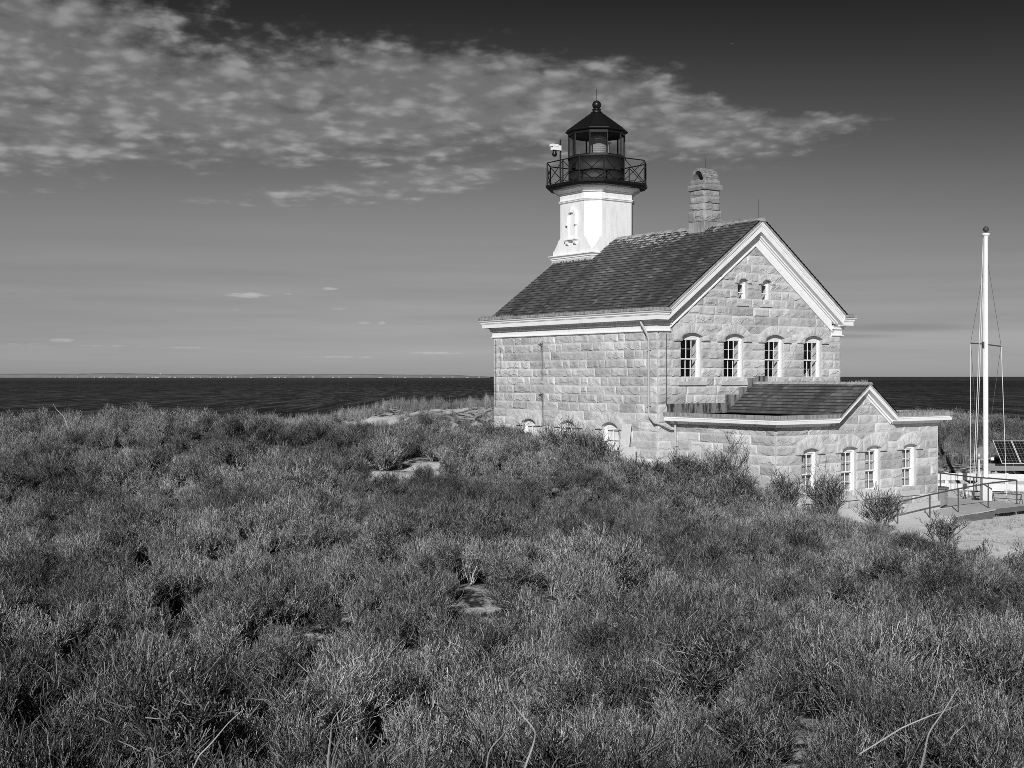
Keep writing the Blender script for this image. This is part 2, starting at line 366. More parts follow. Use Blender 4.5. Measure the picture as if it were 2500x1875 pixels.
body = gg.add(.003, gg.add(gg.mul(gg.step(sw, .44, .64), gg.add(gg.step(Y, 250.0, 1200.0, .075, .045), gg.mul(gg.step(gg.noise(gg.vec(gg.mul(X, .55), gg.mul(Y, .05), 1.0), 1.0, 4, .7), .42, .66), .06))), gg.add(gg.mul(gg.step(w3, .42, .62), .012), gg.step(Y, 1800.0, 3600.0, 0.0, .022))))  # wave reflections and a brighter horizon band are painted into the base colour
t.links.new(gg.grey(gg.add(gg.mul(body, gg.sub(1.0, foam)), gg.mul(foam, .45))), b.inputs['Base Color'])
b.inputs['Roughness'].default_value = .45; b.inputs['IOR'].default_value = 1.33; b.inputs['Specular IOR Level'].default_value = .08
MAT['sea'] = ms
m.build('sea', 'sea', kind='structure')
# low wooded coast on the horizon
SY = 9000.0
mat('coast', .21, .95, .05, var=.35, vscale=.012)  # distance haze is put into this lighter base colour
m = MB(); xs2 = np.linspace(-5200, -150, 420)
rings = []
for i, x in enumerate(xs2):
    tt = (x+5200)/5050
    h = (27-13*tt+2.2*math.sin(x*.004)+1.2*math.sin(x*.011+1)+1.3*mn.noise((x*.02, 0, 0))+.8*mn.noise((x*.07, 3, 0)))
    h = max(h*min(1, (1-tt)/.05), .3)+7.5-.5
    rings.append([(x, SY-5, SEA-1), (x, SY, SEA+1.0), (x, SY+60, SEA+h*.75), (x, SY+150, SEA+h), (x, SY+700, SEA+h*.9), (x, SY+900, SEA-1)])
m.loft(rings, close=False, cap0=False, cap1=False)
m.build('far_coast', 'coast', kind='structure')
mat('far_white', .38, .8, .1)
for i in range(60):
    x = random.choice([random.uniform(-4000, -200), random.gauss(-2750, 300), random.gauss(-2100, 350), random.gauss(-900, 350)])
    if not -4600 < x < -220: continue
    w_ = random.uniform(5, 14); h_ = random.uniform(1.5, 3.2); z0 = SEA+1.0+random.choice([0, 0, 0, 1, 2.5]); y_ = SY-9-w_
    m = MB(); m.box(x-w_/2, x+w_/2, y_, y_+9, z0-2, z0+h_)
    m.add([(x-w_/2, y_, z0+h_+.01), (x+w_/2, y_, z0+h_+.01), (x+w_/2, y_+9, z0+h_+.01), (x-w_/2, y_+9, z0+h_+.01), (x-w_/2, y_+4.5, z0+h_+2), (x+w_/2, y_+4.5, z0+h_+2)], [(0, 1, 5, 4), (2, 3, 4, 5), (0, 4, 3), (1, 2, 5)])
    o = m.build('beach_house', 'far_white'); tag(o, 'tiny white beach house in the row along the far shore', 'house', 'white houses on the far shore')
for x, hh, lab in ((-2458, 30, 'pale water tower standing above the far shore, the tallest white speck left of centre'), (-1140, 20, 'small pale dome rising over the far shore just left of the lighthouse')):
    m = MB(); b0 = SY+100
    m.lathe([(3.0, SEA+2), (2.4, SEA+hh*.75), (2.4, SEA+hh*.8), (6.0, SEA+hh*.86), (6.5, SEA+hh*.95), (4.5, SEA+hh*1.05), (.4, SEA+hh*1.08)], x, b0, 14)
    o = m.build('water_tower', 'far_white'); tag(o, lab, 'water tower')

# ------------------------------------------------------------------ the lighthouse
house = thing('lighthouse', 'granite lighthouse house with slate gable roof, white octagonal tower and black lantern', 'lighthouse', (HX, HY, 0), TH)
HW, HL = 10.187, 10.73
UM = HW/2
def zr(u): return 6.24-.732*abs(u-UM)
def hood_top(op, s):
    c, w, zb, zs, rise, hl, hr, zh, zo, zsh = op
    hw = max(hl, hr); rr = zo-zsh; Rr = (hw*hw+rr*rr)/(2*rr); q = Rr*Rr-(s-c)**2
    return zo-Rr+math.sqrt(max(q, 0))
def arch_z(op, s):
    c, w, zb, zs, rise = op[:5]; Rr = (w*w+rise*rise)/(2*rise)
    return zs+rise-Rr+math.sqrt(max(Rr*Rr-(s-c)**2, 0))
# opening: centre, half width, sill top, spring, rise, hood half width left/right, hood bottom, hood apex, hood shoulder
def rock_wall(mb, s0, s1, zs, pt, region=None, ops=(), seed=1, cell=.045, streaks=(), amp=.060):
    rr = random.Random(seed)
    for k in range(len(zs)-1):
        z0, z1 = zs[k], zs[k+1]; zm = (z0+z1)/2
        cuts = sorted((o[0]-o[1], o[0]+o[1]) for o in ops if o[2] < zm < o[3]+.02)
        segs = []; a_ = s0
        for c0, c1 in cuts: segs.append((a_, c0)); a_ = c1
        segs.append((a_, s1))
        for A, B in segs:
            x = A
            while x < B-1e-6:
                L = rr.choice([.45, .7, .9, 1.1, 1.3, 1.55])*rr.uniform(.88, 1.12)
                if B-x-L < .36: L = B-x
                e = min(x+L, B)
                tone = rr.choice([1.06, 1.0, 1.02, .95, .9, .82, .74])*rr.uniform(.95, 1.05)
                nxs = max(2, int(round((e-x)/cell))); nzs = max(2, int(round((z1-z0)/cell)))
                off = rr.uniform(0, 100); hgt = rr.uniform(.55, 1.15); tl = rr.uniform(-.3, .3); brk = rr.uniform(.12, .38)
                vs = []; grid = {}
                for j in range(nzs+1):
                    for i in range(nxs+1):
                        s_ = x+(e-x)*i/nxs; z_ = z0+(z1-z0)*j/nzs
                        dd = min(s_-x, e-s_); dz_ = z_-z0; dt = z1-z_
                        if i in (0, nxs) or j in (0, nzs): d = 0.0
                        else:
                            f = min(1, dd/.06)*min(1, dt/.07)
                            und = mn.noise((s_*3.2+off, z_*1.0, off))
                            lo = brk*(z1-z0)*(1+1.6*und)                       # where the rock face breaks back to its bed
                            fb = 1.0 if dz_ > lo else .25+.25*dz_/max(lo, .01)
                            n1 = mn.noise((s_*4+off, z_*4, off)); n2 = mn.noise((s_*13, z_*13, off))
                            n3 = abs(mn.noise((s_*7+off, z_*9+s_*2, 7)))
                            d = amp*hgt*(f*fb*(.70+.6*n1+tl*(s_-x-(e-x)/2)/(e-x))+.13*n2*f-.14*max(0, .12-n3)/.12*f*(.5+n1))
                            d = max(d, .004)
                        vs.append(pt(s_, z_, d))
                fs = []; ts = []
                for j in range(nzs):
                    for i in range(nxs):
                        s_ = x+(e-x)*(i+.5)/nxs; z_ = z0+(z1-z0)*(j+.5)/nzs
                        if region and not region(s_, z_): continue
                        bad = False
                        for o in ops:
                            if abs(s_-o[0]) < max(o[5], o[6]) and o[7] <= z_ and z_ < hood_top(o, s_)-.005 and -o[5] < s_-o[0] < o[6]: bad = True; break
                        if bad: continue
                        q = j*(nxs+1)+i; fs.append((q, q+1, q+nxs+2, q+nxs+1))
                        tt = tone*(1+.16*mn.noise((s_*2.1+off, z_*2.1, 3))+.09*mn.noise((s_*6+off, z_*7, 5)))
                        if i in (0, nxs-1) or j in (0, nzs-1): tt *= 1.06
                        for sx, za, zb_, wd in streaks:
                            if za < z_ < zb_:
                                dd = abs(s_-sx+.03*mn.noise((0, z_*4, 0)))/(wd*(1.25-.5*(z_-za)/(zb_-za)))
                                if dd < 1: tt *= 1-.78*(1-dd)*(.45+.55*(z_-za)/(zb_-za))
                        ts.append(tt)
                mb.add(vs, fs, ts); x = e
def hood_mesh(mb, op, pt, seed=1):
    c, w, zb, zs, rise, hl, hr, zh, zo, zsh = op; rr = random.Random(seed)
    inn, out = [], []
    hw = max(hl, hr); rz = zo-zsh; Rr = (hw*hw+rz*rz)/(2*rz); sh = lambda s: zo-Rr+math.sqrt(max(Rr*Rr-s*s, 0))
    N = 28
    for j in range(4): inn.append((-w, zh+(zs-zh)*j/4)); out.append((-hl, zh+(sh(-hl)-zh)*j/4))
    for j in range(N+1):
        a_ = -1+2*j/N; s_ = w*a_; inn.append((s_, arch_z((0, w, 0, zs, rise), s_)))
        s2 = a_*(hl if a_ < 0 else hr); out.append((s2, sh(s2)))
    for j in range(3, -1, -1): inn.append((w, zh+(zs-zh)*j/4)); out.append((hr, zh+(sh(hr)-zh)*j/4))
    n = len(inn); M = 7; nv = 9
    vs = []; fs = []; ts = []
    tones = [rr.choice([1.0, 1.05, .95, .88])*rr.uniform(.95, 1.05) for _ in range(nv+1)]
    off = rr.uniform(0, 99)
    for i in range(n):
        tpos = i/(n-1)*nv; fr = abs(tpos-round(tpos)); jf = min(1, fr/.09)
        for k in range(M+1):
            q = k/M; s_ = inn[i][0]+(out[i][0]-inn[i][0])*q; z_ = inn[i][1]+(out[i][1]-inn[i][1])*q
            d = .085+.03*min(1, q/.2, (1-q)/.2)*(.55+.45*jf)*(.7+.9*mn.noise((s_*5+off, z_*5, off)))
            if i in (0, n-1): d = .085
            vs.append(pt(c+s_, z_, d))
    for i in range(n-1):
        for k in range(M):
            q = i*(M+1)+k; fs.append((q, q+1, q+M+2, q+M+1)); ts.append(tones[int((i+.5)/(n-1)*nv)]*1.10)
    mb.add(vs, fs, ts)
    for path in (out, inn):                                              # rims back to the wall
        vs = [pt(c+s_, z_, d) for s_, z_ in path for d in (.085, -.02)]
        mb.add(vs, [(2*i, 2*i+1, 2*i+3, 2*i+2) for i in range(len(path)-1)], .95)
    for a_, b_ in ((inn[0], out[0]), (inn[-1], out[-1])):                # underside of the springers
        mb.add([pt(c+a_[0], zh, .085), pt(c+b_[0], zh, .085), pt(c+b_[0], zh, -.02), pt(c+a_[0], zh, -.02)], [(0, 1, 2, 3)], .9)
def reveal(mb, op, pt, depth=.13):
    c, w, zb, zs, rise = op[:5]; P_ = [(-w, zb), (-w, zs)]+[(w*(-1+2*j/12), arch_z((0, w, 0, zs, rise), w*(-1+2*j/12))) for j in range(1, 12)]+[(w, zs), (w, zb)]
    vs = [pt(c+s, z, d) for s, z in P_ for d in (.0, -depth)]
    mb.add(vs, [(2*i, 2*i+1, 2*i+3, 2*i+2) for i in range(len(P_)-1)], .95)
def bar(mb, pt, s0, s1, z0, z1, d0, d1, tone=1.0):
    mb.add([pt(s, z, d) for d in (d0, d1) for z in (z0, z1) for s in (s0, s1)], [(0, 2, 3, 1), (4, 5, 7, 6), (0, 1, 5, 4), (2, 6, 7, 3), (0, 4, 6, 2), (1, 3, 7, 5)], tone)
def make_window(parent, op, pt, cols, rows, inner='splay', sill=(.08, .18, .16), fw=.085, name='window'):
    """frame > sashes, glass, sill and what shows behind the glass"""
    c, w, zb, zs, rise = op[:5]
    f = MB(); D0, D1 = -.10, -.22
    bar(f, pt, c-w, c-w+fw, zb, zs, D0, D1); bar(f, pt, c+w-fw, c+w, zb, zs, D0, D1); bar(f, pt, c-w+fw, c+w-fw, zb, zb+fw*.9, D0+.015, D1)
    n = 12; v = []
    for j in range(n+1):
        s = -w+2*w*j/n; z1_ = arch_z((0, w, 0, zs, rise), s); v += [pt(c+s, zs-.02, D0), pt(c+s, z1_, D0)]
    f.add(v, [(2*j, 2*j+1, 2*j+3, 2*j+2) for j in range(n)])
    bar(f, pt, c-w+fw, c+w-fw, zs-.09, zs-.02, D0-.01, D1)
    win = f.build(name, 'white_paint', parent)
    x0, x1 = c-w+fw, c+w-fw; z0, z1 = zb+fw*.9, zs-.09; zm = (z0+z1)/2; st_ = .036
    for (a0, a1, d) in ((zm-.02, z1, -.135), (z0, zm+.02, -.175)):
        q = MB(); e = d-.04
        bar(q, pt, x0, x0+st_, a0, a1, d, e); bar(q, pt, x1-st_, x1, a0, a1, d, e)
        bar(q, pt, x0+st_, x1-st_, a0, a0+(.045 if a0 > z0 else .09), d, e); bar(q, pt, x0+st_, x1-st_, a1-.045, a1, d, e)
        for i in range(1, cols):
            s = x0+st_+(x1-x0-2*st_)*i/cols; bar(q, pt, s-.008, s+.008, a0+.04, a1-.04, d-.002, e)
        for i in range(1, rows):
            z = a0+.06+(a1-a0-.105)*i/rows; bar(q, pt, x0+st_, x1-st_, z-.0075, z+.0075, d-.004, e+.002)
        q.build('sash', 'white_paint', win)
        q = MB(); q.add([pt(x0+st_, a0, d-.02), pt(x1-st_, a0, d-.02), pt(x1-st_, a1, d-.02), pt(x0+st_, a1, d-.02)], [(0, 1, 2, 3)]); q.build('glass', 'pane', win)
    if sill:
        q = MB(); bar(q, pt, c-w-sill[1], c+w+sill[1], zb-sill[2], zb-.012, sill[0], -.2)
        q.build('sill', 'granite', win)
    q = MB(); dI = -.62
    q.add([pt(x0-.04, zb, D1), pt(x0-.16, zb, dI), pt(x0-.16, zs+.05, dI), pt(x0-.04, zs+.05, D1)], [(0, 1, 2, 3)])
    q.add([pt(x1+.04, zb, D1), pt(x1+.14, zb, dI), pt(x1+.14, zs+.05, dI), pt(x1+.04, zs+.05, D1)], [(0, 1, 2, 3)])
    q.add([pt(x0-.04, zs+.05, D1), pt(x0-.16, zs+.05, dI), pt(x1+.14, zs+.05, dI), pt(x1+.04, zs+.05, D1)], [(0, 1, 2, 3)])
    q.add([pt(x0-.04, zb, D1), pt(x0-.16, zb, dI), pt(x1+.14, zb, dI), pt(x1+.04, zb, D1)], [(0, 1, 2, 3)])
    q.build('inner_reveal', 'inner_white', win)
    if inner == 'curtain':
        q = MB(); n = 24; q.add([pt(x0-.1+(x1-x0+.2)*i/n, z, -.33+.018*math.sin(i*1.9)) for i in range(n+1) for z in (zb, zs+.02)], [(2*i, 2*i+1, 2*i+3, 2*i+2) for i in range(n)]); q.build('curtain', 'curtain', win)
    if inner == 'shutter':
        q = MB(); n = 6; wd = (x1-x0)/n
        for i in range(n): bar(q, pt, x0+wd*i+.004, x0+wd*(i+1)-.004, z0, z1+.06, -.225, -.245, 1.0)
        q.build('shutter', 'white_paint', win)
    if inner == 'louvre':
        q = MB()
        for i in range(13):
            z = zb+.1+i*.075; q.add([pt(c-.32, z, -.66), pt(c+.14, z, -.66), pt(c+.14, z+.04, -.72), pt(c-.32, z+.04, -.72)], [(0, 1, 2, 3)])
        q.build('louvre', 'inner_white', win)
    return win
pt_gable = lambda s, z, d: (s, -d, z)
pt_side = lambda s, z, d: (-d, s, z)
pt_right = lambda s, z, d: (HW+d, s, z)
pt_rear = lambda s, z, d: (s, HL+d, z)
CZ = [1.35-.342*k for k in range(21)][::-1]
CZg = CZ[:-1]+[1.35+.342*k for k in range(13)]
OPG = [(c, .525, -.17, 1.525, .14, .93-.525+.525, .93, 1.35, 2.03, 1.62) for c in (UM-3.39, UM-1.13, UM+1.13, UM+3.39)]
OPA = [(c, .24, 2.89, 3.755, .085, .46, .46, 3.66, 4.09, 3.86) for c in (UM-.66, UM+.66)]
OPS = [(c, .50, -3.78, -1.958, .18, .90, .90, -2.07, -1.385, -1.80) for c in (8.05, 5.40, 2.72)]
w = MB()
rock_wall(w, 0, HW, CZg, pt_gable, lambda s, z: z < zr(s)-.92, OPG+OPA, 11)
for i, o in enumerate(OPG+OPA): hood_mesh(w, o, pt_gable, 40+i); reveal(w, o, pt_gable)
rock_wall(w, 0, HL, CZ+[1.70], pt_side, None, OPS, 23, streaks=((7.17, -.2, 1.42, .12), (7.15, -2.1, -.72, .14), (10.2, .1, 1.3, .05)))
for i, o in enumerate(OPS): hood_mesh(w, o, pt_side, 60+i); reveal(w, o, pt_side)
rock_wall(w, 0, HL, CZ+[1.70], pt_right, None, (), 31, cell=.15)
rock_wall(w, 0, HW, CZg, pt_rear, lambda s, z: z < zr(s)-.6, (), 37, cell=.12)
w.box(-.02, .02, -.02, .02, CZ[0], 1.70, 1.05)
wall = w.build('wall', 'granite', house)
for i, o in enumerate(OPG): make_window(wall, o, pt_gable, 3, 2, 'louvre' if i == 1 else 'splay')
for o in OPA: make_window(wall, o, pt_gable, 1, 1, 'splay', sill=(.06, .08, .12), fw=.05)
for o in OPS: make_window(wall, o, pt_side, 2, 2, 'shutter')
# near-black back wall well behind the panes, its colour standing for the unlit inside
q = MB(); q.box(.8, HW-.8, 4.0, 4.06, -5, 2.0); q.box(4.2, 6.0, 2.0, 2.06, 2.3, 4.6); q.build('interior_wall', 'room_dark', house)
# iron tie hooks and lightning cables
q = MB()
for z in (1.36, -.74):
    q = MB(); q.tube([(-.05, 7.17, z), (-.13, 7.15, z+.02), (-.15, 7.08, z-.05)], .02, 5); q.tube([(-.05, 7.19, z), (-.12, 7.30, z-.03)], .015, 5); q.build('tie_hook', 'dark_metal', wall)
q = MB(); q.tube([(.36, -.085, 1.62), (.36, -.085, -1.0)], .012, 5); q.tube([(.36, -.07, -1.0), (.47, -.07, -1.25)], .012, 5); q.build('lightning_cable', 'dark_metal', wall)
q = MB(); q.tube([(-.085, 10.47, 1.6), (-.085, 10.47, -1.3)], .012, 5); q.build('lightning_cable', 'dark_metal', wall)
# --- cornices: sides and short gable returns
def eave(u_sign):
    """path on one side of the house with mitred returns; u_sign -1 left, +1 right"""
    x = 0 if u_sign < 0 else HW; o = u_sign
    def run(prof, ret): 
        path = [(x-o*ret, HL), (x, HL), (x, 0), (x-o*ret, 0)]
        outs = [(0, 1), (o, 1), (o, -1), (0, -1)]
        return sweep(prof, path, outs)
    return run
for sgn in (-1, 1):
    run = eave(sgn)
    m = MB()
    m.loft(run([(-.05, 1.66), (.045, 1.66), (.045, 1.695), (.10, 1.70), (.10, 1.735), (.05, 1.745), (.05, 1.94), (.065, 1.955), (.115, 1.965), (.115, 2.055), (.15, 2.07), (.19, 2.115), (-.05, 2.115)], .60))
    m.build('frieze', 'white_paint', house)
    m = MB()
    m.loft(run([(-.05, 2.118), (.38, 2.118), (.38, 2.285), (.40, 2.287), (.40, 2.305), (.425, 2.318), (.425, 2.365), (.44, 2.372), (.47, 2.40), (.485, 2.44), (-.05, 2.44)], .24))
    m.build('cornice', 'white_paint', house)
    m = MB()
    m.loft(run([(-.05, 2.442), (.505, 2.452), (.505, 2.56), (.47, 2.565), (-.10, 2.57)], .22))
    m.build('gutter', 'zinc', house)
# --- rake cornice on both gables
def rake(mb, f, off0, off1, o0, o1, uh, side, zcut=None, uc=UM, v0=0.0):
    """board following the gable line f(u) between off0 and off1 below it, from o0 to o1 out of the wall"""
    L = [(uc-uh, f(uc-uh)-off0), (uc, f(uc)-off0), (uc+uh, f(uc+uh)-off0)]
    I = [(uc-uh, f(uc-uh)-off1), (uc, f(uc)-off1), (uc+uh, f(uc+uh)-off1)]
    if zcut is not None:                                                 # the foot is cut level at zcut
        k = (f(uc)-off1-zcut)/.732; I = [(uc-k, zcut), (uc, f(uc)-off1), (uc+k, zcut)]
    pt = (lambda p, o: (p[0], v0-o, p[1])) if side < 0 else (lambda p, o: (p[0], HL+o, p[1]))
    v = [pt(p, o) for o in (o1, o0) for p in L+I]
    fs = [(0, 1, 4, 3), (1, 2, 5, 4), (6, 9, 10, 7), (7, 10, 11, 8), (0, 6, 7, 1), (1, 7, 8, 2), (3, 4, 10, 9), (4, 5, 11, 10), (0, 3, 9, 6), (2, 8, 11, 5)]
    mb.add(v, fs)
for side in (-1, 1):
    m = MB()
    rake(m, zr, .66, 1.045, -.05, .052, UM-.60, side, 1.90)
    rake(m, zr, 1.045, 1.10, -.05, .085, UM-.60, side)
    rake(m, zr, .60, .662, -.05, .115, UM-.45, side); rake(m, zr, .538, .602, -.05, .19, UM-.36, side)
    m.build('rake_frieze', 'white_paint', house)
    m = MB()
    rake(m, zr, .295, .54, -.05, .382, UM-.235, side); rake(m, zr, .225, .297, -.05, .415, UM-.225, side); rake(m, zr, .14, .227, -.05, .44, UM-.215, side)
    m.build('rake_cornice', 'white_paint', house)
    m = MB(); rake(m, zr, .045, .142, -.05, .462, UM-.205, side); m.build('rake_edge', 'zinc', house)
# --- slates
def slates(name, uc, f0, k, u_lo, u_hi, v0, v1, parent, seed, expo=.205, wdt=.235, lichen=None, skip=None):
    rr = random.Random(seed); m = MB(); L = math.hypot(1, k)
    for sg in (-1, 1):
        du0, du1 = (uc-u_lo), (uc-u_hi)
        n = int(round((du0-du1)*L/expo)); 
        for r_ in range(n):
            a = du0-(du0-du1)*r_/n; b = du0-(du0-du1)*(r_+1.15)/n; b = max(b, du1-.01)
            v = v0-(wdt*.5 if r_ % 2 else 0)
            while v < v1:
                x0, x1 = max(v, v0), min(v+wdt-.006, v1); vm = v+wdt/2
                if x1-x0 > .02 and not (skip and skip(sg, (a+b)/2, vm)):
                    lift = .032+rr.uniform(0, .008)
                    tn = rr.uniform(.74, 1.2)*(1+.55*mn.noise((vm*1.15, a*.16, seed))+.25*mn.noise((vm*.4, a*.4, seed+3)))*(rr.choice([1, 1, 1, 1, .75, 1.5]))
                    if lichen:
                        q = lichen(sg, vm, a)
                        tn = min(tn, 9.5)+10*int(max(0, min(.95, q*rr.uniform(.6, 1.25)))*10)
                    p = [(uc+sg*a, x0, f0-k*a+lift), (uc+sg*a, x1, f0-k*a+lift), (uc+sg*b, x1, f0-k*b+.004), (uc+sg*b, x0, f0-k*b+.004)]
                    low = [(q_[0], q_[1], q_[2]-.030) for q_ in p[:2]]
                    m.add(p+low, [(0, 1, 2, 3), (0, 4, 5, 1)], [tn, .28])  # lower edge coloured dark to draw the shadow line under each course
                v += wdt
        # deck under the slates
        m.add([(uc+sg*du0, v0, f0-k*du0-.03), (uc+sg*du0, v1, f0-k*du0-.03), (uc, v1, f0-.03), (uc, v0, f0-.03)], [(0, 1, 2, 3)], .5)
    return m.build(name, 'slate', parent)
def lichen_main(sg, v, a):
    if sg > 0: return 0
    q = 0
    d = a-.15
    if 3.3 < v < 8.0: q = max(0, .80*(1-(d/(.65+1.1*max(0, 1-abs(v-4.8)/2.6)))**1.6))
    if .8 < v < 2.5: q = max(q, .8-d/(.5+.9*max(0, 1-abs(v-2.1)/1.2)))
    return q
VT, TS, TA = 9.84, 1.43, .86
roof = slates('roof', UM, 6.24, .732, .05, UM-.12, -.475, 11.16, house, 5, lichen=lichen_main, skip=lambda sg, a, v: (abs(a) < 1.44 and v > VT-1.44))
m = MB(); yy = np.linspace(-.49, 8.3, 36)
m.loft([[(UM-.20, y, 6.09), (UM-.13, y, 6.17+.012*mn.noise((y*2, 0, 0))), (UM-.06, y, 6.235+.02*mn.noise((y*3, 1, 0))), (UM+.06, y, 6.24), (UM+.13, y, 6.17), (UM+.20, y, 6.09)] for y in yy])
m.build('ridge_cap', 'zinc', roof)
mat('moss', .22, .95, .05, var=.4, vscale=8)
def moss(mb, P0, P1, n, h, spread, rr):
    P0, P1 = Vector(P0), Vector(P1)
    for i in range(n):
        p = P0.lerp(P1, rr.random())+Vector((rr.uniform(-spread, spread), rr.uniform(-spread, spread), -.02)); hh = h*rr.uniform(.4, 1.2)
        d = Vector((rr.uniform(-.5, .5), rr.uniform(-.5, .5), 1)).normalized(); e = Vector((rr.uniform(-1, 1), rr.uniform(-1, 1), 0)).normalized()*.016
        mb.add([p-e, p+e, p+d*hh], [(0, 1, 2)])
rr = random.Random(3); m = MB()
moss(m, (UM-.02, .2, 6.23), (UM-.02, 1.7, 6.2), 420, .13, .08, rr); moss(m, (UM, 3.6, 6.2), (UM, 8, 6.2), 260, .06, .07, rr)
m.build('ridge_moss', 'moss', roof, kind='stuff')
m = MB(); moss(m, (-.40, 11.1, 2.56), (-.15, 9.2, 2.57), 420, .13, .10, rr); moss(m, (-.38, 8, 2.56), (-.3, .0, 2.56), 300, .05, .05, rr); moss(m, (-.3, 6.6, 2.56), (-.1, 5.2, 2.57), 160, .09, .08, rr)
moss(m, (HW+.1, -.4, 2.56), (HW+.45, -.4, 2.56), 160, .06, .05, rr)
m.build('gutter_moss', 'moss', house, kind='stuff')
m = MB(); m.tube([(UM, -.25, 6.2), (UM-.01, -.25, 6.98)], [.014, .008], 5); m.build('lightning_rod', 'dark_metal', roof)
# --- chimney
CV, CC = 2.78, .42
ch = MB(); ptc = {0: lambda s, z, d: (UM+s, CV-CC-d, z), 1: lambda s, z, d: (UM-CC-d, CV-s, z), 2: lambda s, z, d: (UM+CC+d, CV+s, z), 3: lambda s, z, d: (UM-s, CV+CC+d, z)}
for i in range(4): rock_wall(ch, -CC, CC, [6.80, 7.09, 7.37, 7.66], ptc[i], None, (), 80+i, cell=.04, amp=.08)
for i in range(4):
    q_ = ptc[i]; rock_wall(ch, -CC-.07, CC+.07, [6.36, 6.80], lambda s, z, d, q_=q_: q_(s, z, d+.07), None, (), 90+i, cell=.045, amp=.075)
ch.box(UM-CC-.07, UM+CC+.07, CV-CC-.07, CV+CC+.07, 6.78, 6.80)
for i in range(4):
    q_ = ptc[i]; rock_wall(ch, -CC-.09, CC+.09, [7.66, 7.86], lambda s, z, d, q_=q_: q_(s, z, d+.09), None, (), 95+i, cell=.045, amp=.04)
    rock_wall(ch, -CC-.02, CC+.02, [7.86, 8.04], lambda s, z, d, q_=q_: q_(s, z, d+.02), None, (), 99+i, cell=.045, amp=.04)
for e, za, zb_ in ((.09, 7.655, 7.665), (.09, 7.855, 7.865), (.02, 8.03, 8.045)): ch.box(UM-CC-e, UM+CC+e, CV-CC-e, CV+CC+e, za, zb_)
ch.t = [q*.60 for q in ch.t]
chim = ch.build('chimney', 'granite', roof)
m = MB(); m.box(UM-CC-.05, UM+CC+.05, CV-CC-.05, CV+CC+.05, 5.6, 6.362); m.build('chimney_flashing', 'zinc', chim)
# arched brick cowl: barrel running along v... open towards the left eave
m = MB(); rr = random.Random(9); n = 16; r0, r1 = .31, .41; rows_ = 8
for k in range(rows_):
    u0 = UM-.40+.80*k/rows_; u1 = u0+.80/rows_-.012
    for i in range(n):
        a0, a1 = math.pi*i/n, math.pi*(i+1)/n-.02; j = rr.uniform(-.006, .006)
        pts = [(math.cos(a)*rad, math.sin(a)*rad) for rad, a in ((r0, a0), (r1+j, a0), (r1+j, a1), (r0, a1))]
        v = [(u, CV+p[0]*.98, 8.04+p[1]*1.33) for u in (u0, u1) for p in pts]
        m.add(v, [(0, 1, 2, 3), (7, 6, 5, 4), (0, 4, 5, 1), (1, 5, 6, 2), (2, 6, 7, 3), (3, 7, 4, 0)], rr.choice([.8, 1, 1.1, 1.25])*rr.uniform(.9, 1.1))
m.box(UM+.30, UM+.39, CV-.3, CV+.3, 8.045, 8.34, .4)
m.build('chimney_cowl', 'brick', chim)
m = MB(); m.tube([(UM+.05, CV, 8.55), (UM+.02, CV, 9.05)], [.012, .007], 5); m.build('chimney_rod', 'dark_metal', chim)
# --- tower
def octo(s, a, z): return [(UM+x, VT+y, z) for x, y in ((-s, -a), (-a, -s), (a, -s), (s, -a), (s, a), (a, s), (-a, s), (-s, a))]
def oloft(mb, lv): mb.loft([octo(*q) for q in lv])
m = MB(); m.box(UM-1.47, UM+1.47, VT-1.47, VT+1.47, 4.0, 5.30); tower = m.build('tower', 'tower_white', house)
m = MB()
oloft(m, [(1.43, 1.425, 5.50), (1.43, 1.42, 5.62), (1.43, 1.39, 5.72), (1.43, 1.30, 5.78), (1.43, 1.20, 5.90), (1.43, 1.10, 6.04), (1.43, 1.05, 6.08), (1.43, 1.05, 6.16), (1.43, .97, 6.20), (1.43, .86, 6.30),
          (1.43, .86, 7.84), (1.46, .88, 7.85), (1.49, .90, 7.88), (1.46, .88, 7.905), (1.50, .905, 7.93), (1.50, .905, 7.965), (1.44, .866, 7.975),
          (1.44, .866, 8.24), (1.50, .90, 8.25), (1.52, .915, 8.29), (1.60, .96, 8.34), (1.70, 1.02, 8.40), (1.74, 1.045, 8.46), (1.74, 1.045, 8.55)])
m.build('shaft', 'tower_white', tower)
m = MB()
sq = lambda h, z: [(UM-h, VT-h, z), (UM+h, VT-h, z), (UM+h, VT+h, z), (UM-h, VT+h, z)]
m.loft([sq(1.48, 5.30), sq(1.48, 5.35), sq(1.52, 5.37), sq(1.52, 5.41), sq(1.55, 5.44), sq(1.59, 5.47), sq(1.59, 5.51), sq(1.44, 5.535)]); m.build('base_cornice', 'tower_white', tower)
# corroded dark openwork on the band under the cornice
m = MB(); rr = random.Random(4)
for k in range(26):
    y = VT-1.42+2.84*k/26; h = rr.uniform(.04, .11)
    m = MB(); m.box(UM-1.485, UM-1.46, y, y+rr.uniform(.03, .075), 5.14, 5.14+h); m.build('band_ornament', 'dark_metal', tower)
m = MB()
for y in (0,): m.box(UM-1.478, UM-1.46, VT-1.46, VT+1.46, 5.0, 5.29)
m.build('stone_band', 'granite', tower)
